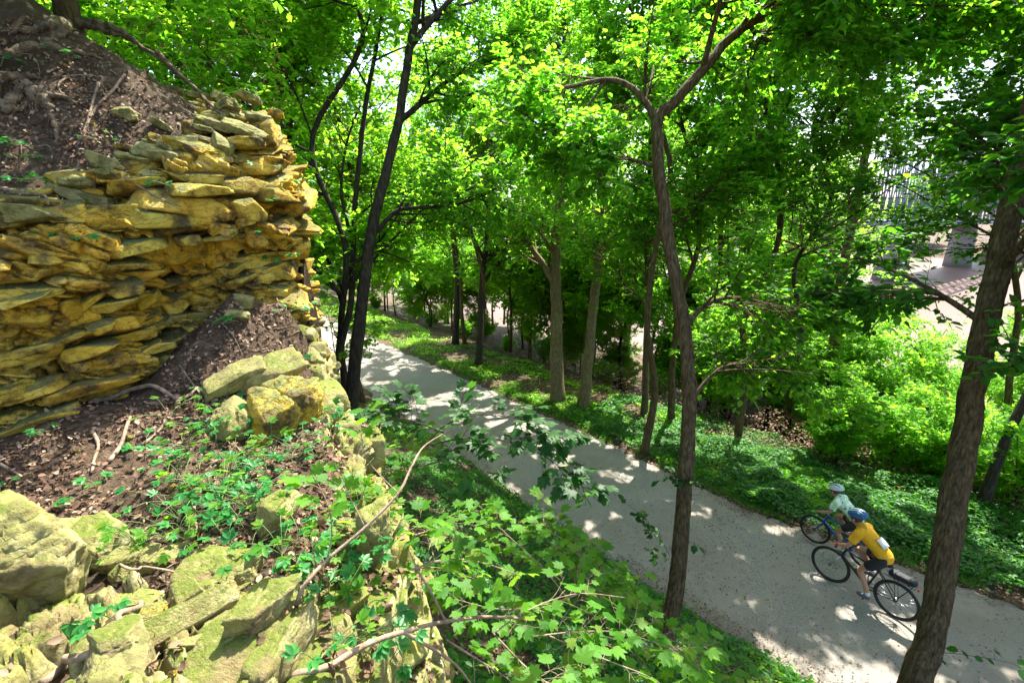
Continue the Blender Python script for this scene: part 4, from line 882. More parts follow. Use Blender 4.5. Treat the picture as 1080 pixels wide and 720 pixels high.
while c_ < 46:
    xy, d_ = pathpts(1, .16, .95, 5.5, 20, 1, rg); x, y = xy[0]
    if math.hypot(x, y) < 13: continue
    if x > 3.0 and (d_[0] < (9 if ra_(x, y) < .62 else 15) or (x > 12 and ra_(x, y) > .6)): continue
    ra = x/max(y, 1)
    if .66 < ra < 1.0 and y > 8 and d_[0] > 4: continue       # the gap in the leaves that shows the river and the bridge
    if putw(x, y, 'leafy woodland tree between the path and the river', 'woodland trees between path and river'): c_ += 1
c_ = 0
while c_ < 27:
    xy, d_ = pathpts(1, .44, .98, 3.2, 16, -1, rg); x, y = xy[0]
    if inside(np.array([[x, y]]), KP)[0] and x > -9: continue
    if putw(x, y, 'leafy woodland tree on the left side of the path beyond the cliff', 'woodland trees left of the path'): c_ += 1
for x, y in [(-9.5, 11), (-11, 7.5), (-10, 14.5), (-12.5, 11), (-13, 16), (-8.2, 9.2)]:
    putw(x, y, 'leafy tree on the hill behind the cliff', 'trees on the hill behind the cliff', .7, .95)
for x, y in [(17, 5), (23, 4), (19, 1)]:
    if not (.66 < x/y < 1.0): putw(x, y, 'leafy tree standing at the right side beyond the path', 'trees at the right side beyond the path')
# young trees that make the green wall above the thicket
rg = np.random.default_rng(31); c_ = 0
while c_ < 46:
    x = rg.uniform(3, 26); y = rg.uniform(7, 30); g_ = np.array([[x, y]]); dc, sd, _ = seg_near(g_, PC); d_ = dc[0]-PW
    if sd[0] < 0 or d_ < 6 or d_ > 20: continue
    ra = x/y; z = H1(x, y); zmax = 6.8-(.125 if .68 < ra < 1.02 else .02)*y
    if .68 < ra < 1.02 and d_ < 5: continue
    k = int(rg.choice([1, 3])); hh = (11, 9)[0 if k == 1 else 1]; want = rg.uniform(3.6, 6.0)
    want = min(want, zmax-z); 
    if want < 2.5: continue
    put(WP, usedw, k, (x, y, z), want/hh, rg.uniform(0, 6.28), 'young bright tree in the thicket between path and river', 'young trees in the thicket'); c_ += 1
for x, y in [(14.2, 23), (16.4, 26), (12.2, 21.5), (18.6, 28.5), (15.5, 30), (20, 33)]:
    put(WP, usedw, [0, 1][int(x*10) % 2], (x, y, H1(x, y)), .82, x, 'woodland tree on the low ground near the river bank', 'trees on the low ground near the river')
# far bank of the river
c_ = 0; rgf = np.random.default_rng(5)
FB = []
while c_ < 70:
    al = rgf.uniform(-40, 330); dd = 11+167+rgf.uniform(0, 25); v = MD*dd-TD*al*-1*.0+TD*(-60+al); x, y = float(v[0]), float(v[1])
    if y < 20: c_ += 1; continue
    k = int(rgf.integers(4)); put(WP, usedw, k, (x, y, -2.2), rgf.uniform(.9, 1.5), rgf.uniform(0, 6.28), 'distant tree on the far bank of the river', 'distant trees on the far bank'); c_ += 1
# ------------------------------------------------------------------ foreground saplings with maple leaves
def sprig(root, stems, seed, n2, L2, per, size, leafm, barkm='stick', r=.006, tm=MAPLE, flat=.25, petiole=.06, droop=-.1, up=0.02, n3=0):
    rg = np.random.default_rng(seed); P = np.array([catmull(s, 14) for s in stems]); Rr = np.tile(np.linspace(r, r*.35, 14), (len(P), 1))
    b_ = MB(); b_.add(*tubes(P, Rr, 6))
    P2, R2 = spawn(P, Rr, n2, L2, rg, .1, 1, .8, up, .8, 6, .10, -.08, .6, .25); b_.add(*tubes(P2, R2*.8, 4))
    allp = np.concatenate([np.array([catmull(p, 6) for p in P]), P2]); i = np.repeat(np.arange(len(allp)), per); t = rg.uniform(.15, 1.0, len(i))
    p, tg = interp_poly(allp, i, t); side = nrm(np.cross(tg, [0, 0, 1.])+1e-6)*rg.choice([-1, 1], len(i))[:, None]
    a = nrm(tg*rg.uniform(.3, 1, len(i))[:, None]+side*rg.uniform(.4, 1.1, len(i))[:, None]+rg.normal(size=(len(i), 3))*.15+np.array([0, 0, droop]))
    pe = p+a*petiole*rg.uniform(.5, 1.2, len(i))[:, None]; pe[:, 2] += petiole*.15
    pt = np.stack([p, (p+pe)/2+[0, 0, petiole*.12], pe], 1); b_.add(*tubes(pt, np.full((len(pt), 3), .0014), 3))
    nv = nrm(np.array([0, 0, 1.])+rg.normal(size=(len(i), 3))*flat)
    b_.build('stem', M[barkm], root, smooth=True)
    leaves('leaves', pe, a, nv, size*rg.uniform(.55, 1.2, len(i)), tm, M[leafm], root)
def thing(name, loc, label, cat, group=None): r = empty(name, loc); tag(r, label, cat, group); return r
# dark sprig in front of the path with its pale stem from the ledge
p0 = hit(310, 655)[0]
t = thing('maple_sapling', p0, 'sapling with pale stem from the ledge holding dark maple leaves before the path', 'sapling')
main = [p0]+px([(318, 622), (345, 590), (385, 556), (420, 520), (434, 492), (448, 470), (470, 457)], 1.9)
main = [p0]+[W(318, 622, 1.75), W(345, 590, 1.85), W(385, 556, 1.95), W(420, 520, 2.05), W(434, 492, 2.15), W(448, 470, 2.25), W(478, 452, 2.3)]
V, Fs = tube1(main, .0085, .004, 40, 7, .05); mesh_np('trunk', V, Fs, M['stick'], t, smooth=True)
S = [px([(448, 470), (490, 462), (530, 464), (570, 478), (604, 504), (632, 529)], 2.3), px([(448, 470), (470, 448), (500, 438), (540, 440), (575, 452), (598, 466)], 2.35),
     px([(470, 457), (440, 445), (415, 438), (398, 430)], 2.3), px([(434, 492), (450, 490), (480, 486), (520, 500)], 2.25)]
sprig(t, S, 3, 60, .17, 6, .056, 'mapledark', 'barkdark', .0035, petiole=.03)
S = [px([(385, 556), (372, 530), (360, 505), (350, 480)], 2.0), px([(345, 590), (350, 560), (345, 530), (330, 500)], 1.95), px([(420, 520), (400, 500), (385, 480), (380, 450)], 2.1)]
sprig(t, S, 4, 8, .16, 2, .075, 'maple', 'stick', .003, petiole=.03)
# thick bare stem sweeping in from the lower left with a sprawling maple sapling
p0 = hit(305, 712)[0]
t = thing('maple_sapling', p0, 'bare brown stem sweeping from the ledge above the bank with bright maple leaves', 'sapling')
main = [p0]+[W(345, 703, 1.7), W(385, 680, 1.8), W(425, 666, 1.95), W(470, 655, 2.15), W(520, 650, 2.4), W(580, 655, 2.7)]
V, Fs = tube1(main, .014, .006, 40, 8, .05); mesh_np('trunk', V, Fs, M['stick'], t, smooth=True)
V, Fs = tube1([W(470, 655, 2.15), W(455, 625, 2.1), W(440, 600, 2.1), W(432, 580, 2.1)], .006, .003, 20, 6, .05); mesh_np('branch', V, Fs, M['stick'], t, smooth=True)
V, Fs = tube1([W(425, 666, 1.95), W(450, 680, 2.0), W(480, 700, 2.1), W(500, 725, 2.1)], .008, .005, 20, 6, .05); mesh_np('branch', V, Fs, M['stick'], t, smooth=True)
def lay(pxs, s0, s1): n = len(pxs); return [W(a[0], a[1], s0+(s1-s0)*k/(n-1)) for k, a in enumerate(pxs)]
S = [lay([(520, 650), (560, 625), (610, 610), (660, 615)], 2.4, 2.9), lay([(560, 655), (620, 650), (680, 655), (740, 680)], 2.6, 3.0), lay([(580, 655), (640, 680), (690, 700), (730, 730)], 2.7, 2.6),
     lay([(520, 650), (560, 690), (600, 715), (640, 740)], 2.4, 2.2), lay([(470, 655), (510, 680), (540, 700), (560, 730)], 2.15, 2.1), lay([(432, 580), (470, 570), (510, 575), (550, 590)], 2.1, 2.5)]
S = [[p_-np.array([0, 0, .10]) for p_ in q_] for q_ in S]
sprig(t, S, 5, 80, .28, 3, .085, 'maple', 'stick', .005)
p0 = toground(G(640, 700, 1.6)); 
t = thing('maple_sapling', p0, 'wide bright green maple sapling growing along the near edge of the path', 'sapling')
top_ = W(600, 600, 3.6)
V, Fs = tube1([p0, p0*.5+top_*.5+[.05, 0, .1], top_], .016, .008, 30, 7, .05); mesh_np('trunk', V, Fs, M['root'], t, smooth=True)
S = [lay([(600, 600), (570, 565), (535, 535), (505, 505)], 3.6, 4.2), lay([(600, 600), (625, 592), (650, 600), (672, 618)], 3.6, 4.0), lay([(600, 600), (630, 580), (650, 585), (668, 596)], 3.6, 4.4),
     lay([(640, 640), (700, 655), (760, 680), (815, 705)], 3.5, 3.9), lay([(600, 600), (560, 610), (520, 610), (480, 600)], 3.6, 3.5), lay([(620, 620), (600, 660), (620, 700), (660, 720)], 3.5, 3.0),
     lay([(600, 600), (620, 570), (600, 545), (560, 520)], 3.6, 4.4), lay([(690, 640), (740, 670), (780, 700), (800, 730)], 3.6, 3.6)]
S = [[p_-np.array([0, 0, .26]) for p_ in q_] for q_ in S]
sprig(t, S, 6, 150, .36, 4, .10, 'maple', 'stick', .006)
p0 = toground(G(420, 600, 2.5))
t = thing('maple_sapling', p0, 'small maple sapling with light leaves just below the ledge, left of the sprawling one', 'sapling')
S = [[p0, *lay([(410, 560), (400, 540), (380, 520)], 3.0, 3.1)], [p0, *lay([(430, 575), (450, 560), (480, 550)], 3.0, 3.3)], [p0, *lay([(440, 600), (470, 600), (500, 610)], 3.0, 3.1)], [p0, *lay([(420, 590), (400, 590), (385, 600)], 2.9, 2.8)]]
sprig(t, S, 7, 40, .26, 3, .085, 'maple', 'stick', .005)
# leafy sprays at the near edge of the path, left of the trunks
p0 = toground(G(420, 500, 1.8)); t = thing('maple_sapling', p0, 'low maple sapling below the two dark trunks at the left', 'sapling')
S = [[p0, *lay([(400, 470), (380, 455), (350, 450)], 6, 6.2)], [p0, *lay([(430, 470), (450, 460), (470, 460)], 6, 6.4)], [p0, *lay([(400, 490), (380, 490), (360, 485)], 5.6, 5.4)]]
sprig(t, S, 8, 50, .4, 4, .10, 'maple', 'stick', .006)
# drooping dark twigs hanging from the forked tree, in front of the path
ft = [o for o in COL.objects if o.name == 'forked_tree'][0]
def hang(root, S, seed, n2, L2, per, size, m='mapledark', tm=LEAF6):
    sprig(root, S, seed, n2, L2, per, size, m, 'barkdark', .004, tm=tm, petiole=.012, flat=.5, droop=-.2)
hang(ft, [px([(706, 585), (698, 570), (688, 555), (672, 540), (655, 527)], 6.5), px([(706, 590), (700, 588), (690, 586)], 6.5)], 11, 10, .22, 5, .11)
hang(ft, [px([(718, 520), (722, 505), (708, 500), (694, 508)], 6.5), px([(716, 560), (726, 570), (738, 577)], 6.5), px([(718, 520), (735, 522), (742, 512), (728, 508)], 6.5)], 12, 8, .18, 4, .11)
lt = [o for o in COL.objects if o.name == 'leaning_tree'][0]
hang(lt, [px([(975, 690), (1000, 688), (1030, 692), (1060, 697), (1085, 706)], 5.2)], 13, 6, .15, 3, .11)
hang(lt, [px([(1040, 330), (1065, 322), (1090, 330)], 5.1)], 15, 6, .3, 3, .13, 'maple', MAPLE)
# ------------------------------------------------------------------ creepers: five-part leaves on thin stalks
LEAFLET = np.array([(0, 0, 0), (-.20, .30, .05), (-.24, .62, .04), (0, 1.05, -.10), (.24, .62, .04), (.20, .30, .05)])
def palm():
    V = []; Fs = []
    for k, (an, sc) in enumerate([(-78, .62), (-38, .88), (0, 1.0), (38, .88), (78, .62)]):
        a = R_(an); c, s = math.cos(a), math.sin(a); Q = LEAFLET*sc
        V.append(np.c_[Q[:, 0]*c+Q[:, 1]*s, -Q[:, 0]*s+Q[:, 1]*c, Q[:, 2]-.05*(k % 2)]); Fs += [[6*k, 6*k+3, 6*k+2, 6*k+1], [6*k, 6*k+5, 6*k+4, 6*k+3]]
    return np.concatenate(V), [np.array(Fs)]
PALM = palm()
def creeper(pxy, nl, spread, size, hgt, seed, label, m='creeper', group=None):
    rg = np.random.default_rng(seed); p0, n0 = hit(*pxy); root = thing('creeper_plant', p0, label, 'plant', group)
    tips = []; ps = []
    for k in range(nl):
        a = rg.uniform(0, 6.28); r_ = spread*math.sqrt(rg.uniform(.05, 1)); tip = p0+n0*hgt*rg.uniform(.6, 1.3)+np.array([math.cos(a)*r_, math.sin(a)*r_, hgt*rg.uniform(-.1, .4)])
        ps.append(catmull([p0+rg.normal(size=3)*.01, (p0+tip)/2+n0*hgt*.35, tip], 6)); tips.append(tip)
    P = np.array(ps); V, Fs = tubes(P, np.full(P.shape[:2], .0018), 4); mesh_np('stem', V, Fs, M['stem'], root)
    tips = np.array(tips); a = nrm(P[:, -1]-P[:, 0]+[0, 0, -.03]); a[:, 2] *= .3; a = nrm(a+rg.normal(size=a.shape)*.3)
    nv = nrm(np.array([-.0, -.25, 1.])+n0*.4+rg.normal(size=a.shape)*.22)
    leaves('leaves', tips, a, nv, size*rg.uniform(.7, 1.2, nl), PALM, M[m], root)
CP = [((105, 512), 3, .06, .085, .05, 'creeper with one broad leaf group standing alone in litter at left'), ((65, 533), 2, .05, .06, .04, 'small creeper left of the broad leaved one'), ((50, 455), 3, .08, .05, .04, 'small creeper at the foot of the cliff, furthest left'),
 ((190, 492), 4, .09, .062, .08, 'creeper left of the leaning bark piece'), ((240, 500), 5, .12, .055, .09, 'creeper behind the leaning bark piece'), ((235, 545), 4, .09, .06, .09, 'creeper right beside the leaning bark piece'), ((265, 540), 6, .13, .06, .10, 'creeper in front of the ochre block on the ledge'),
 ((200, 455), 3, .10, .06, .05, 'creeper under the arching twig'), ((140, 478), 2, .06, .06, .04, 'creeper beside the short pale stick'), ((250, 455), 4, .12, .06, .06, 'creeper at the middle of the ledge behind the arching twig'),
 ((215, 410), 3, .08, .05, .04, 'tiny creeper at the top of the soil heap'), ((230, 340), 5, .14, .055, .08, 'creeper hanging in the hollow of the cliff'), ((300, 330), 9, .25, .06, .1, 'creeper spreading below the cliff rim at its right edge'), ((325, 372), 7, .2, .06, .1, 'creeper hanging over the right edge of the cliff'),
 ((285, 250), 4, .18, .05, .06, 'creeper climbing the right part of the cliff face'), ((255, 240), 4, .2, .045, .05, 'creeper clinging to the yellow cliff face'), ((275, 175), 4, .2, .05, .05, 'creeper on the cliff face near the rim'), ((50, 188), 6, .2, .06, .09, 'leafy plant on the rim at the left'), ((40, 160), 6, .18, .06, .09, 'dark leafy plant in the soil above the left rim'), ((20, 172), 5, .18, .05, .08, 'dark leafy plant at the left edge above the rim'),
 ((310, 640), 5, .12, .06, .10, 'creeper right of the rock pile'), ((322, 600), 5, .12, .06, .10, 'creeper behind the rock pile near the pale stem'), ((335, 560), 6, .14, .055, .10, 'creeper around the pale stem'), ((300, 600), 3, .08, .06, .07, 'creeper between rock pile and ochre block'), ((350, 630), 5, .14, .06, .1, 'creeper below the pale stem on the rim'), ((335, 700), 3, .08, .06, .08, 'creeper at the bottom edge right of the rock pile'), ((410, 700), 4, .12, .06, .1, 'creeper at the bottom edge below the bare stem'),
 ((70, 660), 4, .07, .05, .10, 'bright plant growing between the boulders at lower left'), ((108, 640), 4, .06, .05, .12, 'bright plant above the grey dead branch'), ((232, 712), 2, .04, .05, .03, 'small plant at the bottom edge in the rock pile'), ((8, 515), 2, .05, .05, .05, 'small green plant at the left edge behind the boulders'), ((75, 65), 4, .15, .05, .05, 'sparse low plant on the soil just under the old trunk'), ((110, 150), 5, .2, .045, .05, 'low green plant in the middle of the soil slope'), ((30, 70), 4, .15, .05, .05, 'small plant between the roots at upper left'), ((60, 55), 5, .2, .04, .04, 'tuft of small leaves near the roots of the old trunk')]
for k, (a, n_, sp_, sz, hg, lab) in enumerate(CP): creeper(a, n_, sp_, sz, hg, 500+k, lab)
rr = random.Random(4)
for a, n_, sp_, lab in [((272, 205), 5, .16, 'creeper hanging on the cliff face below the capstones'), ((295, 270), 7, .2, 'creeper trailing down the right edge of the cliff'), ((180, 195), 4, .14, 'creeper rooted in the dark crack of the cliff'), ((85, 250), 4, .15, 'small creeper in a crevice at the left of the cliff'), ((245, 290), 5, .16, 'creeper over the top of the soil heap in the hollow'), ((305, 190), 6, .2, 'creeper on the outermost edge of the cliff, highest')]:
    creeper(a, n_, sp_, .055, .06, 900+a[0], lab)
for k in range(84):   # the thick patch along the outer rim of the ledge
    a = (rr.uniform(225, 400), rr.uniform(430, 560)) if k % 3 and k < 44 else (rr.uniform(150, 330), rr.uniform(440, 590)) if k >= 44 else (rr.uniform(330, 400), rr.uniform(560, 700))
    creeper(a, rr.randint(4, 8), rr.uniform(.12, .25), rr.uniform(.042, .06), rr.uniform(.06, .16), 700+k, 'creeper in the thick patch along the outer rim of the ledge', 'creeper' if k % 2 else 'maple', 'creepers in the thick patch along the rim of the ledge')
# bright leaves overhead, close to the lens, top left behind the slope crest
# ------------------------------------------------------------------ steel bridge across the river
M['steel'] = noise_mat('haze_tinted_steel', [(.3, (.16, .18, .24)), (.7, (.24, .27, .34))], 2, 4, bump=0)  # bluish pale tone: distance haze painted into the steel colour
M['pier'] = noise_mat('pale_stone_pier', [(.3, (.18, .17, .16)), (.7, (.28, .26, .24))], 1.5, 6, bump=.2)
A = np.array([64., 84.]); B_ = np.array([176., 166.]); dv_ = B_-A; Lb = np.linalg.norm(dv_); dv_ /= Lb; nv_ = np.array([-dv_[1], dv_[0]])
br = empty('truss_bridge', (A[0], A[1], -4)); tag(br, 'haze-tinted steel truss bridge crossing the river in the distance', 'bridge')
def pt(s, o, z): return np.array([A[0]+dv_[0]*s+nv_[0]*o, A[1]+dv_[1]*s+nv_[1]*o, z])
def beam(mb, a, b, w):
    V, Fs = tubes(np.array([[a, b]]), np.array([[w, w]]), 4); mb.add(V, Fs)
def ztop(s): return 17.5+4.0*abs(math.cos(s/Lb*math.pi*2))*(1-.2*s/Lb)
for side in (-4, 4):
    mb = MB(); n = int(Lb/3.6)
    for k in range(n):
        s0, s1 = k*Lb/n, (k+1)*Lb/n
        beam(mb, pt(s0, side, ztop(s0)), pt(s1, side, ztop(s1)), .32); beam(mb, pt(s0, side, 6.2), pt(s1, side, 6.2), .32); beam(mb, pt(s0, side, 6.2), pt(s0, side, ztop(s0)), .22)
        beam(mb, pt(s0, side, 6.2), pt(s1, side, ztop(s1)), .15); beam(mb, pt(s1, side, 6.2), pt(s0, side, ztop(s0)), .15)
        zm = (6.2+ztop(s0))/2; beam(mb, pt(s0, side, zm), pt(s1, side, (6.2+ztop(s1))/2), .14)
    mb.build('truss', M['steel'], br)
mb = MB()
for k in range(0, n+1, 1): beam(mb, pt(k*Lb/n, -4, ztop(k*Lb/n)), pt(k*Lb/n, 4, ztop(k*Lb/n)), .18)
mb.build('cross_bracing', M['steel'], br)
c = (pt(0, 0, 5.8)+pt(Lb, 0, 5.8))/2; V, Fs = box(c, (Lb, 8.6, .5), (0, 0, math.atan2(dv_[1], dv_[0]))); mesh_np('deck', V, Fs, M['steel'], br)
for s in (4, Lb*.34, Lb*.67, Lb-4):
    V, Fs = box(pt(s, 0, .5), (1.6, 5, 10), (0, 0, math.atan2(dv_[1], dv_[0])), .8); mesh_np('pier', V, Fs, M['pier'], br)
# ------------------------------------------------------------------ bicycles and riders
M['tyre'] = plain('black_rubber', (.018, .018, .02), .7); M['alloy'] = plain('brushed_alloy', (.5, .5, .52), .3, 1); M['blackpaint'] = plain('black_frame_paint', (.02, .02, .024), .3)
M['bluepaint'] = plain('blue_frame_paint', (.02, .07, .5), .3); M['skin'] = plain('rider_skin', (.50, .25, .15), .55); M['yellowcloth'] = plain('yellow_jersey', (.85, .42, .005), .8, fold=.02)  # skin is one plain base tone
M['blackcloth'] = plain('black_cloth', (.018, .018, .024), .8, fold=.02); M['whitecloth'] = plain('white_cloth', (.75, .76, .75), .8); M['redcloth'] = plain('red_glove', (.6, .03, .07), .7)
M['helmetblue'] = plain('blue_helmet', (.03, .12, .30), .3); M['helmetwhite'] = plain('pale_helmet', (.62, .72, .78), .3); M['greyshoe'] = plain('grey_shoe', (.10, .10, .13), .6); M['hair'] = plain('brown_hair', (.06, .035, .02), .7)
M['bib'] = plain('paper_number', (.8, .8, .78), .7); M['redlens'] = plain('red_reflector', (.6, .02, .01), .3); M['bottle'] = plain('smoky_plastic', (.05, .05, .06), .3)
def jersey_mat():
    m, nt, N, L = mat('green_white_jersey'); tc = N('ShaderNodeTexCoord'); v = N('ShaderNodeTexNoise'); v.inputs['Scale'].default_value = 9; v.inputs['Detail'].default_value = 2
    L(tc.outputs['Object'], v.inputs['Vector']); rp = ramp(nt, [(.40, (.78, .84, .76)), (.50, (.25, .62, .22)), (.56, (.72, .80, .74)), (.64, (.05, .28, .32))]); L(v.outputs['Fac'], rp.inputs[0])
    p = N('ShaderNodeBsdfPrincipled'); p.inputs['Roughness'].default_value = .8; L(rp.outputs[0], p.inputs['Base Color']); o = N('ShaderNodeOutputMaterial'); L(p.outputs[0], o.inputs[0]); return m
M['jersey'] = jersey_mat()
def part(mb_or, name, m, parent, smooth=True): return mb_or.build(name, m, parent, smooth, rel=False)
def torus(c, R, r, nu=64, nv=8):
    a = np.linspace(0, 2*math.pi, nu, endpoint=False); b_ = np.linspace(0, 2*math.pi, nv, endpoint=False); A_, B2 = np.meshgrid(a, b_, indexing='ij')
    V = np.stack([c[0]+(R+r*np.cos(B2))*np.cos(A_), c[1]+r*1.0*np.sin(B2), c[2]+(R+r*np.cos(B2))*np.sin(A_)], -1).reshape(-1, 3)
    ii = np.arange(nu*nv).reshape(nu, nv); q_ = np.stack([ii, np.roll(ii, -1, 0), np.roll(np.roll(ii, -1, 0), -1, 1), np.roll(ii, -1, 1)], -1).reshape(-1, 4); return V, q_
def rods(L): # list of (a,b,r)
    mb = MB()
    for a, b, r in L: mb.add(*tubes(np.array([[a, b]], float), np.array([[r, r]]), 8))
    return mb
def bicycle(loc, head, sc, paint, label, rack=True):
    g = thing('bicycle', loc, label, 'bicycle'); g.rotation_euler = (0, 0, head); g.scale = (sc,)*3
    RH, FH = np.array([-.52, 0, .345]), np.array([.55, 0, .345]); BB = np.array([-.07, 0, .29]); ST = np.array([-.20, 0, .72]); HT = np.array([.34, 0, .80]); HB = np.array([.385, 0, .66])
    for c, rr_ in ((RH, 0), (FH, 0)):
        w_ = empty('wheel'); w_.parent = g; w_.location = [float(v) for v in c]; z0 = (0, 0, 0)
        mb = MB(); mb.add(*torus(z0, .325, .023)); part(mb, 'tyre', M['tyre'], w_)
        mb = MB(); mb.add(*torus(z0, .298, .011)); part(mb, 'rim', M['blackpaint'], w_)
        L = [((0, -.05, 0), (0, .05, 0), .022)]
        part(rods(L), 'hub', M['blackpaint'], w_)
        L = []
        for k in range(28):
            a = k*2*math.pi/28; o = .028*(1 if k % 2 else -1); a2 = a+(.35 if k % 4 < 2 else -.35); L.append(((math.cos(a2)*.02, o, math.sin(a2)*.02), (math.cos(a)*.296, 0, math.sin(a)*.296), .0016))
        part(rods(L), 'spokes', M['alloy'], w_)
        mb = MB(); mb.add(*torus((0, .045, 0), .07, .006, 32, 6)); part(mb, 'brake_disc', M['alloy'], w_)
    fr = [(BB, ST, .017), (ST, HT, .017), (BB, HB, .021), (HT+np.array([-.012, 0, .04]), HB+np.array([.012, 0, -.03]), .022)]
    for s in (-1, 1):
        o = np.array([0, .055*s, 0]); fr += [(BB+o*.6, RH+o, .010), (ST+o*.3, RH+o, .009)]
    part(rods(fr), 'frame', paint, g)
    fk = []
    for s in (-1, 1): o = np.array([0, .058*s, 0]); fk += [(HB+np.array([.02, 0, -.05])+o, FH+o, .013)]
    fk += [(HB+np.array([.02, -.058, -.05]), HB+np.array([.02, .058, -.05]), .016)]
    part(rods(fk), 'fork', paint if paint == M['bluepaint'] else M['alloy'], g)
    hb = HT+np.array([.03, 0, .10]); part(rods([(HT, hb, .014), (hb, hb+np.array([.06, 0, .03]), .014), (hb+np.array([.06, 0, .03]), hb+np.array([.04, .29, .04]), .012), (hb+np.array([.06, 0, .03]), hb+np.array([.04, -.29, .04]), .012)]), 'handlebar', M['blackpaint'], g)
    for s in (-1, 1): part(rods([(hb+np.array([.047, .18*s, .036]), hb+np.array([.04, .30*s, .04]), .017)]), 'grip', M['tyre'], g)
    part(rods([(ST, ST+np.array([-.045, 0, .17]), .013)]), 'seat_post', M['alloy'], g)
    st = ST+np.array([-.05, 0, .19]); V = ICO*np.array([.14, .07, .03]); V[:, 1] *= np.where(V[:, 0] > 0, 1-.65*np.clip(V[:, 0]/.1, 0, 1), 1); mesh_np('saddle', V+st, ICF, M['blackcloth'], g, True, rel=False)
    mb = MB(); mb.add(*torus(BB+np.array([0, -.05, 0]), .085, .006, 36, 6)); mb.add(*tubes(np.array([[BB+[0, -.06, 0], BB+[0, .06, 0]]]), np.array([[.02, .02]]), 10))
    part(mb, 'chainring', M['alloy'], g)
    for s, an in ((1, -100), (-1, 80)):
        e = BB+np.array([math.cos(R_(an))*.17, .075*s, math.sin(R_(an))*.17]); part(rods([(BB+np.array([0, .065*s, 0]), e, .009), (e, e+np.array([0, .09*s, 0]), .012)]), 'crank', M['blackpaint'], g)
    part(rods([(BB+np.array([0, -.05, .085]), RH+np.array([0, -.05, .04]), .004), (BB+np.array([0, -.05, -.085]), RH+np.array([0, -.05, -.04]), .004)]), 'chain', M['tyre'], g)
    if rack:
        L = []
        for s in (-1, 1):
            y = .06*s; L += [((-.28, y, .76), (-.74, y, .745), .006), ((-.70, y, .745), (-.52, y*1.1, .36), .005), ((-.45, y, .75), (-.52, y*1.1, .36), .005)]
        L += [((x, -.06, .75), (x, .06, .75), .005) for x in (-.35, -.5, -.65, -.74)]
        part(rods(L), 'rack', M['blackpaint'], g); part(rods([((-.76, 0, .74), (-.785, 0, .735), .028)]), 'rear_reflector', M['redlens'], g)
    return g
def skin(name, pts, edges, rad, m, parent, root=0, sub=2):
    me = bpy.data.meshes.new(name); me.from_pydata([tuple(map(float, p)) for p in pts], edges, []); o = bpy.data.objects.new(name, me); COL.objects.link(o)
    sk = o.modifiers.new('s', 'SKIN'); sk.use_smooth_shade = True
    for i, v in enumerate(me.skin_vertices[0].data): r_ = rad[i]; v.radius = (r_, r_) if np.isscalar(r_) else r_; v.use_root = (i == root)
    ss = o.modifiers.new('u', 'SUBSURF'); ss.levels = sub; ss.render_levels = sub
    dg = bpy.context.evaluated_depsgraph_get(); ne = bpy.data.meshes.new_from_object(o.evaluated_get(dg)); 
    COL.objects.unlink(o); bpy.data.objects.remove(o)
    for p in ne.polygons: p.use_smooth = True
    ne.materials.clear(); ne.materials.append(m); ob = bpy.data.objects.new(name, ne); COL.objects.link(ob); ob.parent = parent; return ob
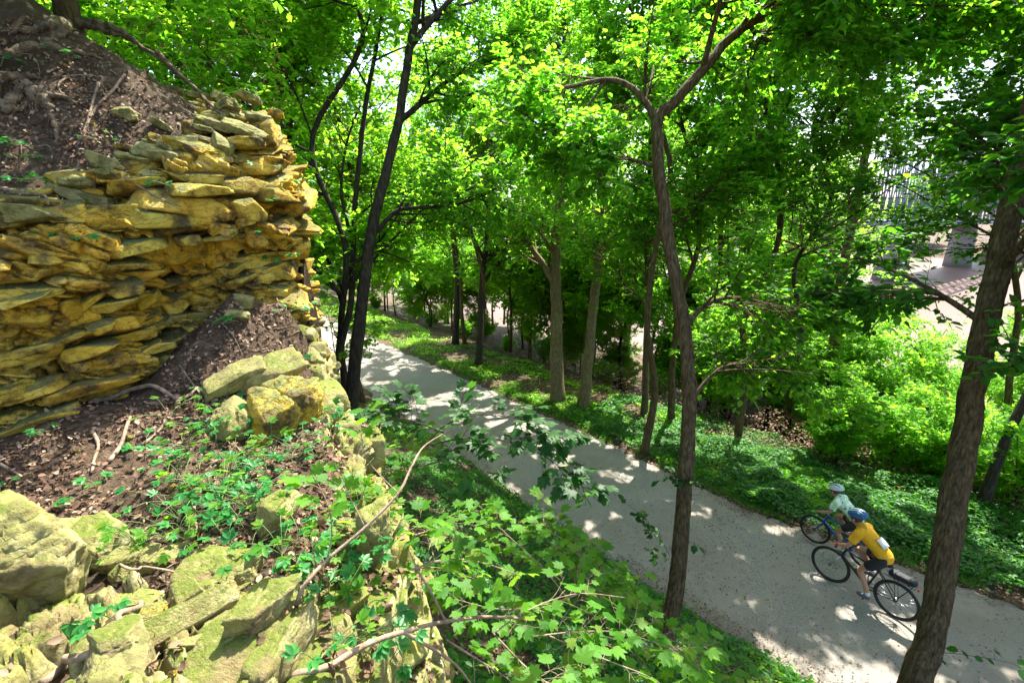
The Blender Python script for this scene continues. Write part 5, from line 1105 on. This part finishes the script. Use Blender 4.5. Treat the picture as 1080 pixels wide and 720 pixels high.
def rider(bike, label, top, bottom, helmet, glove, shoe, bib, k=1.0):
    g = thing('person', bike.location, label, 'person'); g.rotation_euler = bike.rotation_euler; g.scale = bike.scale
    hip = np.array([-.25, 0, .99]); wa = np.array([-.12, 0, 1.14]); ch = np.array([.07, 0, 1.285]); sh = np.array([.15, 0, 1.35]); nk = np.array([.225, 0, 1.41]); hd = np.array([.295, 0, 1.49]); hl = np.array([.285, 0, 1.555])
    P = [hip, wa, ch, sh, nk, hd, hl]; E = [(0, 1), (1, 2), (2, 3), (3, 4), (4, 5), (5, 6)]; Rr = [.095, .085, .09, .075, .055, .085, .075]
    leg = {}; arm = {}
    for s in (1, -1):
        an = -100 if s == 1 else 80
        pd = np.array([-.07+math.cos(R_(an))*.17, .115*s, .29+math.sin(R_(an))*.17])
        ank = pd+np.array([-.045, -.005*s, .115]) ; hp = hip+np.array([.02, .095*s, -.03])
        # knee by two-bone IK in the x-z plane
        l1, l2 = .445, .43; d = ank-hp; D = math.hypot(d[0], d[2]); D = min(D, l1+l2-.005); a1 = math.acos((l1*l1+D*D-l2*l2)/(2*l1*D)); b0 = math.atan2(d[2], d[0]); kn = hp+np.array([math.cos(b0+a1)*l1, 0, math.sin(b0+a1)*l1]); kn[1] = .11*s
        n0 = len(P); cf = kn*.62+ank*.38+np.array([-.02, 0, 0]); toe = pd+np.array([.10, 0, .035])
        P += [hp, hp*.5+kn*.5, kn, cf, ank, pd+np.array([-.06, 0, .06]), toe]; Rr += [.098, .083, .058, .055, .038, .036, .026]; E += [(0, n0)]+[(n0+i, n0+i+1) for i in range(6)]; leg[s] = (hp, kn, cf, ank, pd, toe)
        so_ = sh+np.array([-.01, .165*s, -.02]); ha = np.array([.41, .27*s, .965]); el = (so_+ha)/2+np.array([-.05, .06*s, -.07]); wr = ha*.85+el*.15+np.array([0, 0, .02])
        n0 = len(P); P += [so_, so_*.5+el*.5, el, el*.5+wr*.5, wr, ha+np.array([-.005, 0, .022])]; Rr += [.062, .05, .042, .038, .028, .034]; E += [(3, n0)]+[(n0+i, n0+i+1) for i in range(5)]; arm[s] = (so_, el, wr, ha, n0+5)
        # four fingers over the grip and a thumb beneath
        for f in range(4):
            y = ha[1]+s*(-.033+.021*f); n1_ = len(P); q0 = ha+np.array([.015, 0, .026]); q0[1] = y
            P += [q0, np.array([ha[0]+.040, y, ha[2]+.012]), np.array([ha[0]+.034, y, ha[2]-.018])]; Rr += [.0095, .009, .008]; E += [(arm[s][4], n1_), (n1_, n1_+1), (n1_+1, n1_+2)]
        n1_ = len(P); P += [np.array([ha[0]-.012, ha[1]-.045*s, ha[2]+.012]), np.array([ha[0]+.016, ha[1]-.052*s, ha[2]-.012])]; Rr += [.011, .009]; E += [(arm[s][4], n1_), (n1_, n1_+1)]
    # face: nose, chin, ears
    n0 = len(P); P += [hd+np.array([.085, 0, -.005]), hd+np.array([.06, 0, -.06])]; Rr += [.018, .035]; E += [(5, n0), (5, n0+1)]
    skin('body', P, E, Rr, M['skin'], g)
    for s in (1, -1):
        mesh_np('ear', ICO*np.array([.018, .010, .03])+hd+np.array([-.005, .088*s, -.005]), ICF, M['skin'], g, True, rel=False); mesh_np('eye', ICO*.011+hd+np.array([.078, .03*s, .015]), ICF, M['blackcloth'], g, True, rel=False)
    mesh_np('hair', ICO*np.array([.095, .088, .09])+hd+np.array([-.022, 0, .025]), ICF, M['hair'], g, True, rel=False)
    # clothes
    ctr_ = catmull(np.array([hip+[0, 0, -.03], hip+[.02, 0, .05], wa, ch, sh+[.0, 0, .0], nk+[-.03, 0, -.015], nk+[.0, 0, .005]]), 40); tt_ = np.linspace(0, 1, 40)
    la = np.interp(tt_, [0, .17, .33, .5, .67, .83, 1], [.150, .158, .145, .170, .185, .10, .060]); lb = np.interp(tt_, [0, .17, .33, .5, .67, .83, 1], [.118, .125, .120, .128, .108, .078, .058])
    kk = np.ones(5)/5; la = np.convolve(np.pad(la, 2, 'edge'), kk, 'valid'); lb = np.convolve(np.pad(lb, 2, 'edge'), kk, 'valid')
    tg_ = nrm(np.gradient(ctr_, axis=0)); bb_ = nrm(np.cross(tg_, [0, 1., 0])); an_ = np.arange(28)*2*math.pi/28
    Vt = ctr_[:, None]+np.cos(an_)[None, :, None]*la[:, None, None]*np.array([0, 1., 0])+np.sin(an_)[None, :, None]*lb[:, None, None]*bb_[:, None]
    Vt = Vt+(.010*fbm(Vt.reshape(-1, 3)*11, 3, 5)).reshape(40, 28, 1)*nrm(Vt-ctr_[:, None])
    ii_ = np.arange(40*28).reshape(40, 28); a_, b2_ = ii_[:-1], ii_[1:]; qt = np.stack([a_, np.roll(a_, -1, 1), np.roll(b2_, -1, 1), b2_], -1).reshape(-1, 4)
    mbs = MB(); mbs.add(Vt.reshape(-1, 3), [qt, ii_[0][None], ii_[-1][None]])
    for s in (1, -1):
        so_, el = arm[s][0], arm[s][1]; q_ = catmull(np.array([sh+np.array([-.01, .06*s, -.01]), so_, so_*.6+el*.4, so_*.30+el*.70]), 16); mbs.add(*tubes(q_[None], np.array([np.interp(np.linspace(0, 1, 16), [0, .33, .66, 1], [.085, .082, .076, .072])]), 18, .02, 3))
    part(mbs, 'shirt', top, g)
    S_ = [hip+np.array([-.01, 0, .0]), hip+np.array([.03, 0, .07])]; SE = [(0, 1)]; SR = [.148, .135]
    for s in (1, -1):
        hp, kn = leg[s][0], leg[s][1]; n0 = len(S_); S_ += [hp, hp*.55+kn*.45, hp*.28+kn*.72]; SR += [.112, .100, .085]; SE += [(0, n0), (n0, n0+1), (n0+1, n0+2)]
    skin('shorts', S_, SE, SR, bottom, g)
    for s in (1, -1):
        _, kn, cf, ank, pd, toe = leg[s]
        skin('sock', [ank*.75+cf*.25, ank, ank+np.array([0, 0, -.03])], [(0, 1), (1, 2)], [.046, .045, .046], M['whitecloth'], g)
        skin('shoe', [pd+np.array([-.10, 0, .055]), pd+np.array([-.03, 0, .055]), pd+np.array([.06, 0, .04]), toe+np.array([.03, 0, 0])], [(0, 1), (1, 2), (2, 3)], [.044, .048, .042, .03], shoe, g)
        ha = arm[s][3]; wr = arm[s][2]
        if glove: skin('glove', [wr*.8+ha*.2+np.array([-.02, 0, .01]), ha+np.array([-.01, 0, .024]), ha+np.array([.022, 0, .02])], [(0, 1), (1, 2)], [.036, .043, .036], glove, g)
    # helmet: ridged shell, darker vents, strap
    hm = hl+np.array([-.01, 0, .015]); D_ = ICO.copy(); D_[:, 2] = np.where(D_[:, 2] < -.12, -.12+.15*(D_[:, 2]+.12), D_[:, 2])
    rid = 1+.055*np.cos(D_[:, 1]*17)*(D_[:, 2] > .05); V = D_*np.array([.152, .112, .105])*rid[:, None]; V[:, 0] *= np.where(V[:, 0] < 0, 1.1, 1.0); V = V@np.array(Matrix.Rotation(.22, 3, 'Y')).T
    mesh_np('helmet', V+hm, ICF, helmet, g, True, rel=False)
    for y in (-.05, 0, .05):
        vt = MB(); q0 = [hm+np.array(np.array(Matrix.Rotation(.22, 3, 'Y'))@np.array([math.cos(a)*.152*1.01, y, math.sin(a)*.106*math.sqrt(max(.05, 1-(y/.125)**2))])) for a in np.linspace(R_(35), R_(140), 8)]
        vt.add(*tubes(np.array([q0]), np.array([[.004]+[.0085]*6+[.004]]), 6)); part(vt, 'vent', M['blackcloth'] if helmet == M['helmetwhite'] else M['helmetwhite'], g)
    part(rods([(hd+np.array([.0, .082, .04]), hd+np.array([.045, .03, -.09]), .006), (hd+np.array([.0, -.082, .04]), hd+np.array([.045, -.03, -.09]), .006)]), 'strap', M['blackcloth'], g)
    if bib:
        c = wa*.6+ch*.4; d = nrm(ch-wa); bk = nrm(np.cross([0, 1, 0], d)); bk = -bk if bk[0] > 0 else bk
        V, Fs = box((0, 0, 0), (.004, .19, .17)); Mr = np.array([bk, [0, 1, 0], np.cross(bk, [0, 1, 0])]).T; V = V@Mr.T+(wa*.85+ch*.15)+bk*.142+np.array([0, .02, 0]); mesh_np('race_number', V, Fs, M['bib'], g, rel=False)
    return g
head = math.atan2(.85, -.53)
pm = (np.array([6.69, 6.99])+np.array([6.1, 7.94]))/2
bk1 = bicycle((pm[0], pm[1], .035), head, 1.0, M['blackpaint'], 'black bicycle with rear rack ridden by the cyclist in yellow')
rider(bk1, 'cyclist in yellow jersey, black shorts, blue helmet and red gloves, riding away', M['yellowcloth'], M['blackcloth'], M['helmetblue'], M['redcloth'], M['greyshoe'], True)
hd2 = head+.02
f2 = G(857, 571, .03)[:2]; pm2 = f2-np.array([math.cos(hd2), math.sin(hd2)])*.55*.9
bk2 = bicycle((pm2[0], pm2[1], .035), hd2, .90, M['bluepaint'], 'blue bicycle ridden by the smaller cyclist at the far side of the path', rack=False)
rider(bk2, 'smaller cyclist in green and white jersey with pale helmet, beyond the yellow cyclist', M['jersey'], M['blackcloth'], M['helmetwhite'], None, M['greyshoe'], False)
# bag on the rack, bottle in the cage
def local(g, p): return Matrix.Translation(g.location)@Matrix.Rotation(head, 4, 'Z')@Vector(p)
bg_ = thing('bicycle_bag', local(bk1, (-.54, 0, .76)), 'long black bag strapped on the rear rack of the black bicycle', 'bag'); bg_.rotation_euler = (0, 0, head)
D_ = np.sign(ICO)*np.abs(ICO)**.45; V = D_*np.array([.20, .075, .055])+np.array([0, 0, .055]); mesh_np('bag_body', V, ICF, M['blackcloth'], bg_, True, rel=False)
for x in (-.1, .1): mb = MB(); V, Fs = box((x, 0, .056), (.02, .158, .118)); mb.add(V, Fs); mb.build('strap', M['tyre'], bg_, rel=False)
bt = thing('water_bottle', local(bk1, (.06, 0, .42)), 'dark water bottle in the frame of the black bicycle', 'bottle'); bt.rotation_euler = (0, R_(35), head)
mb = MB(); q_ = np.array([[(0, 0, -.02), (0, 0, .12), (0, 0, .135), (0, 0, .15)]], float); mb.add(*tubes(q_, np.array([[.036, .036, .03, .02]]), 16)); mb.build('bottle_body', M['bottle'], bt, True, rel=False)
mb = MB(); q_ = np.array([[(0, 0, .15), (0, 0, .175)]], float); mb.add(*tubes(q_, np.array([[.022, .012]]), 12)); mb.build('cap', M['whitecloth'], bt, True, rel=False)
# ------------------------------------------------------------------ light and world
w = bpy.data.worlds.new("World"); scene.world = w; w.use_nodes = True; nt = w.node_tree; nt.nodes.clear()
sky = nt.nodes.new('ShaderNodeTexSky'); sky.sky_type = 'NISHITA'; sky.sun_disc = False
sky.sun_elevation = R_(SUN_EL); sky.sun_rotation = R_(SUN_AZ); sky.air_density = 1.0; sky.dust_density = 2.5; sky.ozone_density = 1.0
bg = nt.nodes.new('ShaderNodeBackground'); bg.inputs['Strength'].default_value = .15
wo = nt.nodes.new('ShaderNodeOutputWorld'); nt.links.new(sky.outputs[0], bg.inputs[0]); nt.links.new(bg.outputs[0], wo.inputs[0])
sl = bpy.data.lights.new('sun', 'SUN'); sl.energy = 5.0; sl.angle = R_(.53); sl.color = (1, .95, .86)
so = bpy.data.objects.new('sun', sl); COL.objects.link(so)
so.rotation_euler = Vector(SUNV).to_track_quat('Z', 'Y').to_euler(); so.location = (10, 10, 40)
vs = scene.view_settings; vs.view_transform = 'Standard'; vs.look = 'None'; vs.exposure = EXPO; vs.gamma = 1
cy = scene.cycles; cy.max_bounces = 6; cy.diffuse_bounces = 4; cy.transmission_bounces = 3; cy.glossy_bounces = 2; cy.use_denoising = True
cy.sample_clamp_indirect = 8; cy.use_light_tree = False
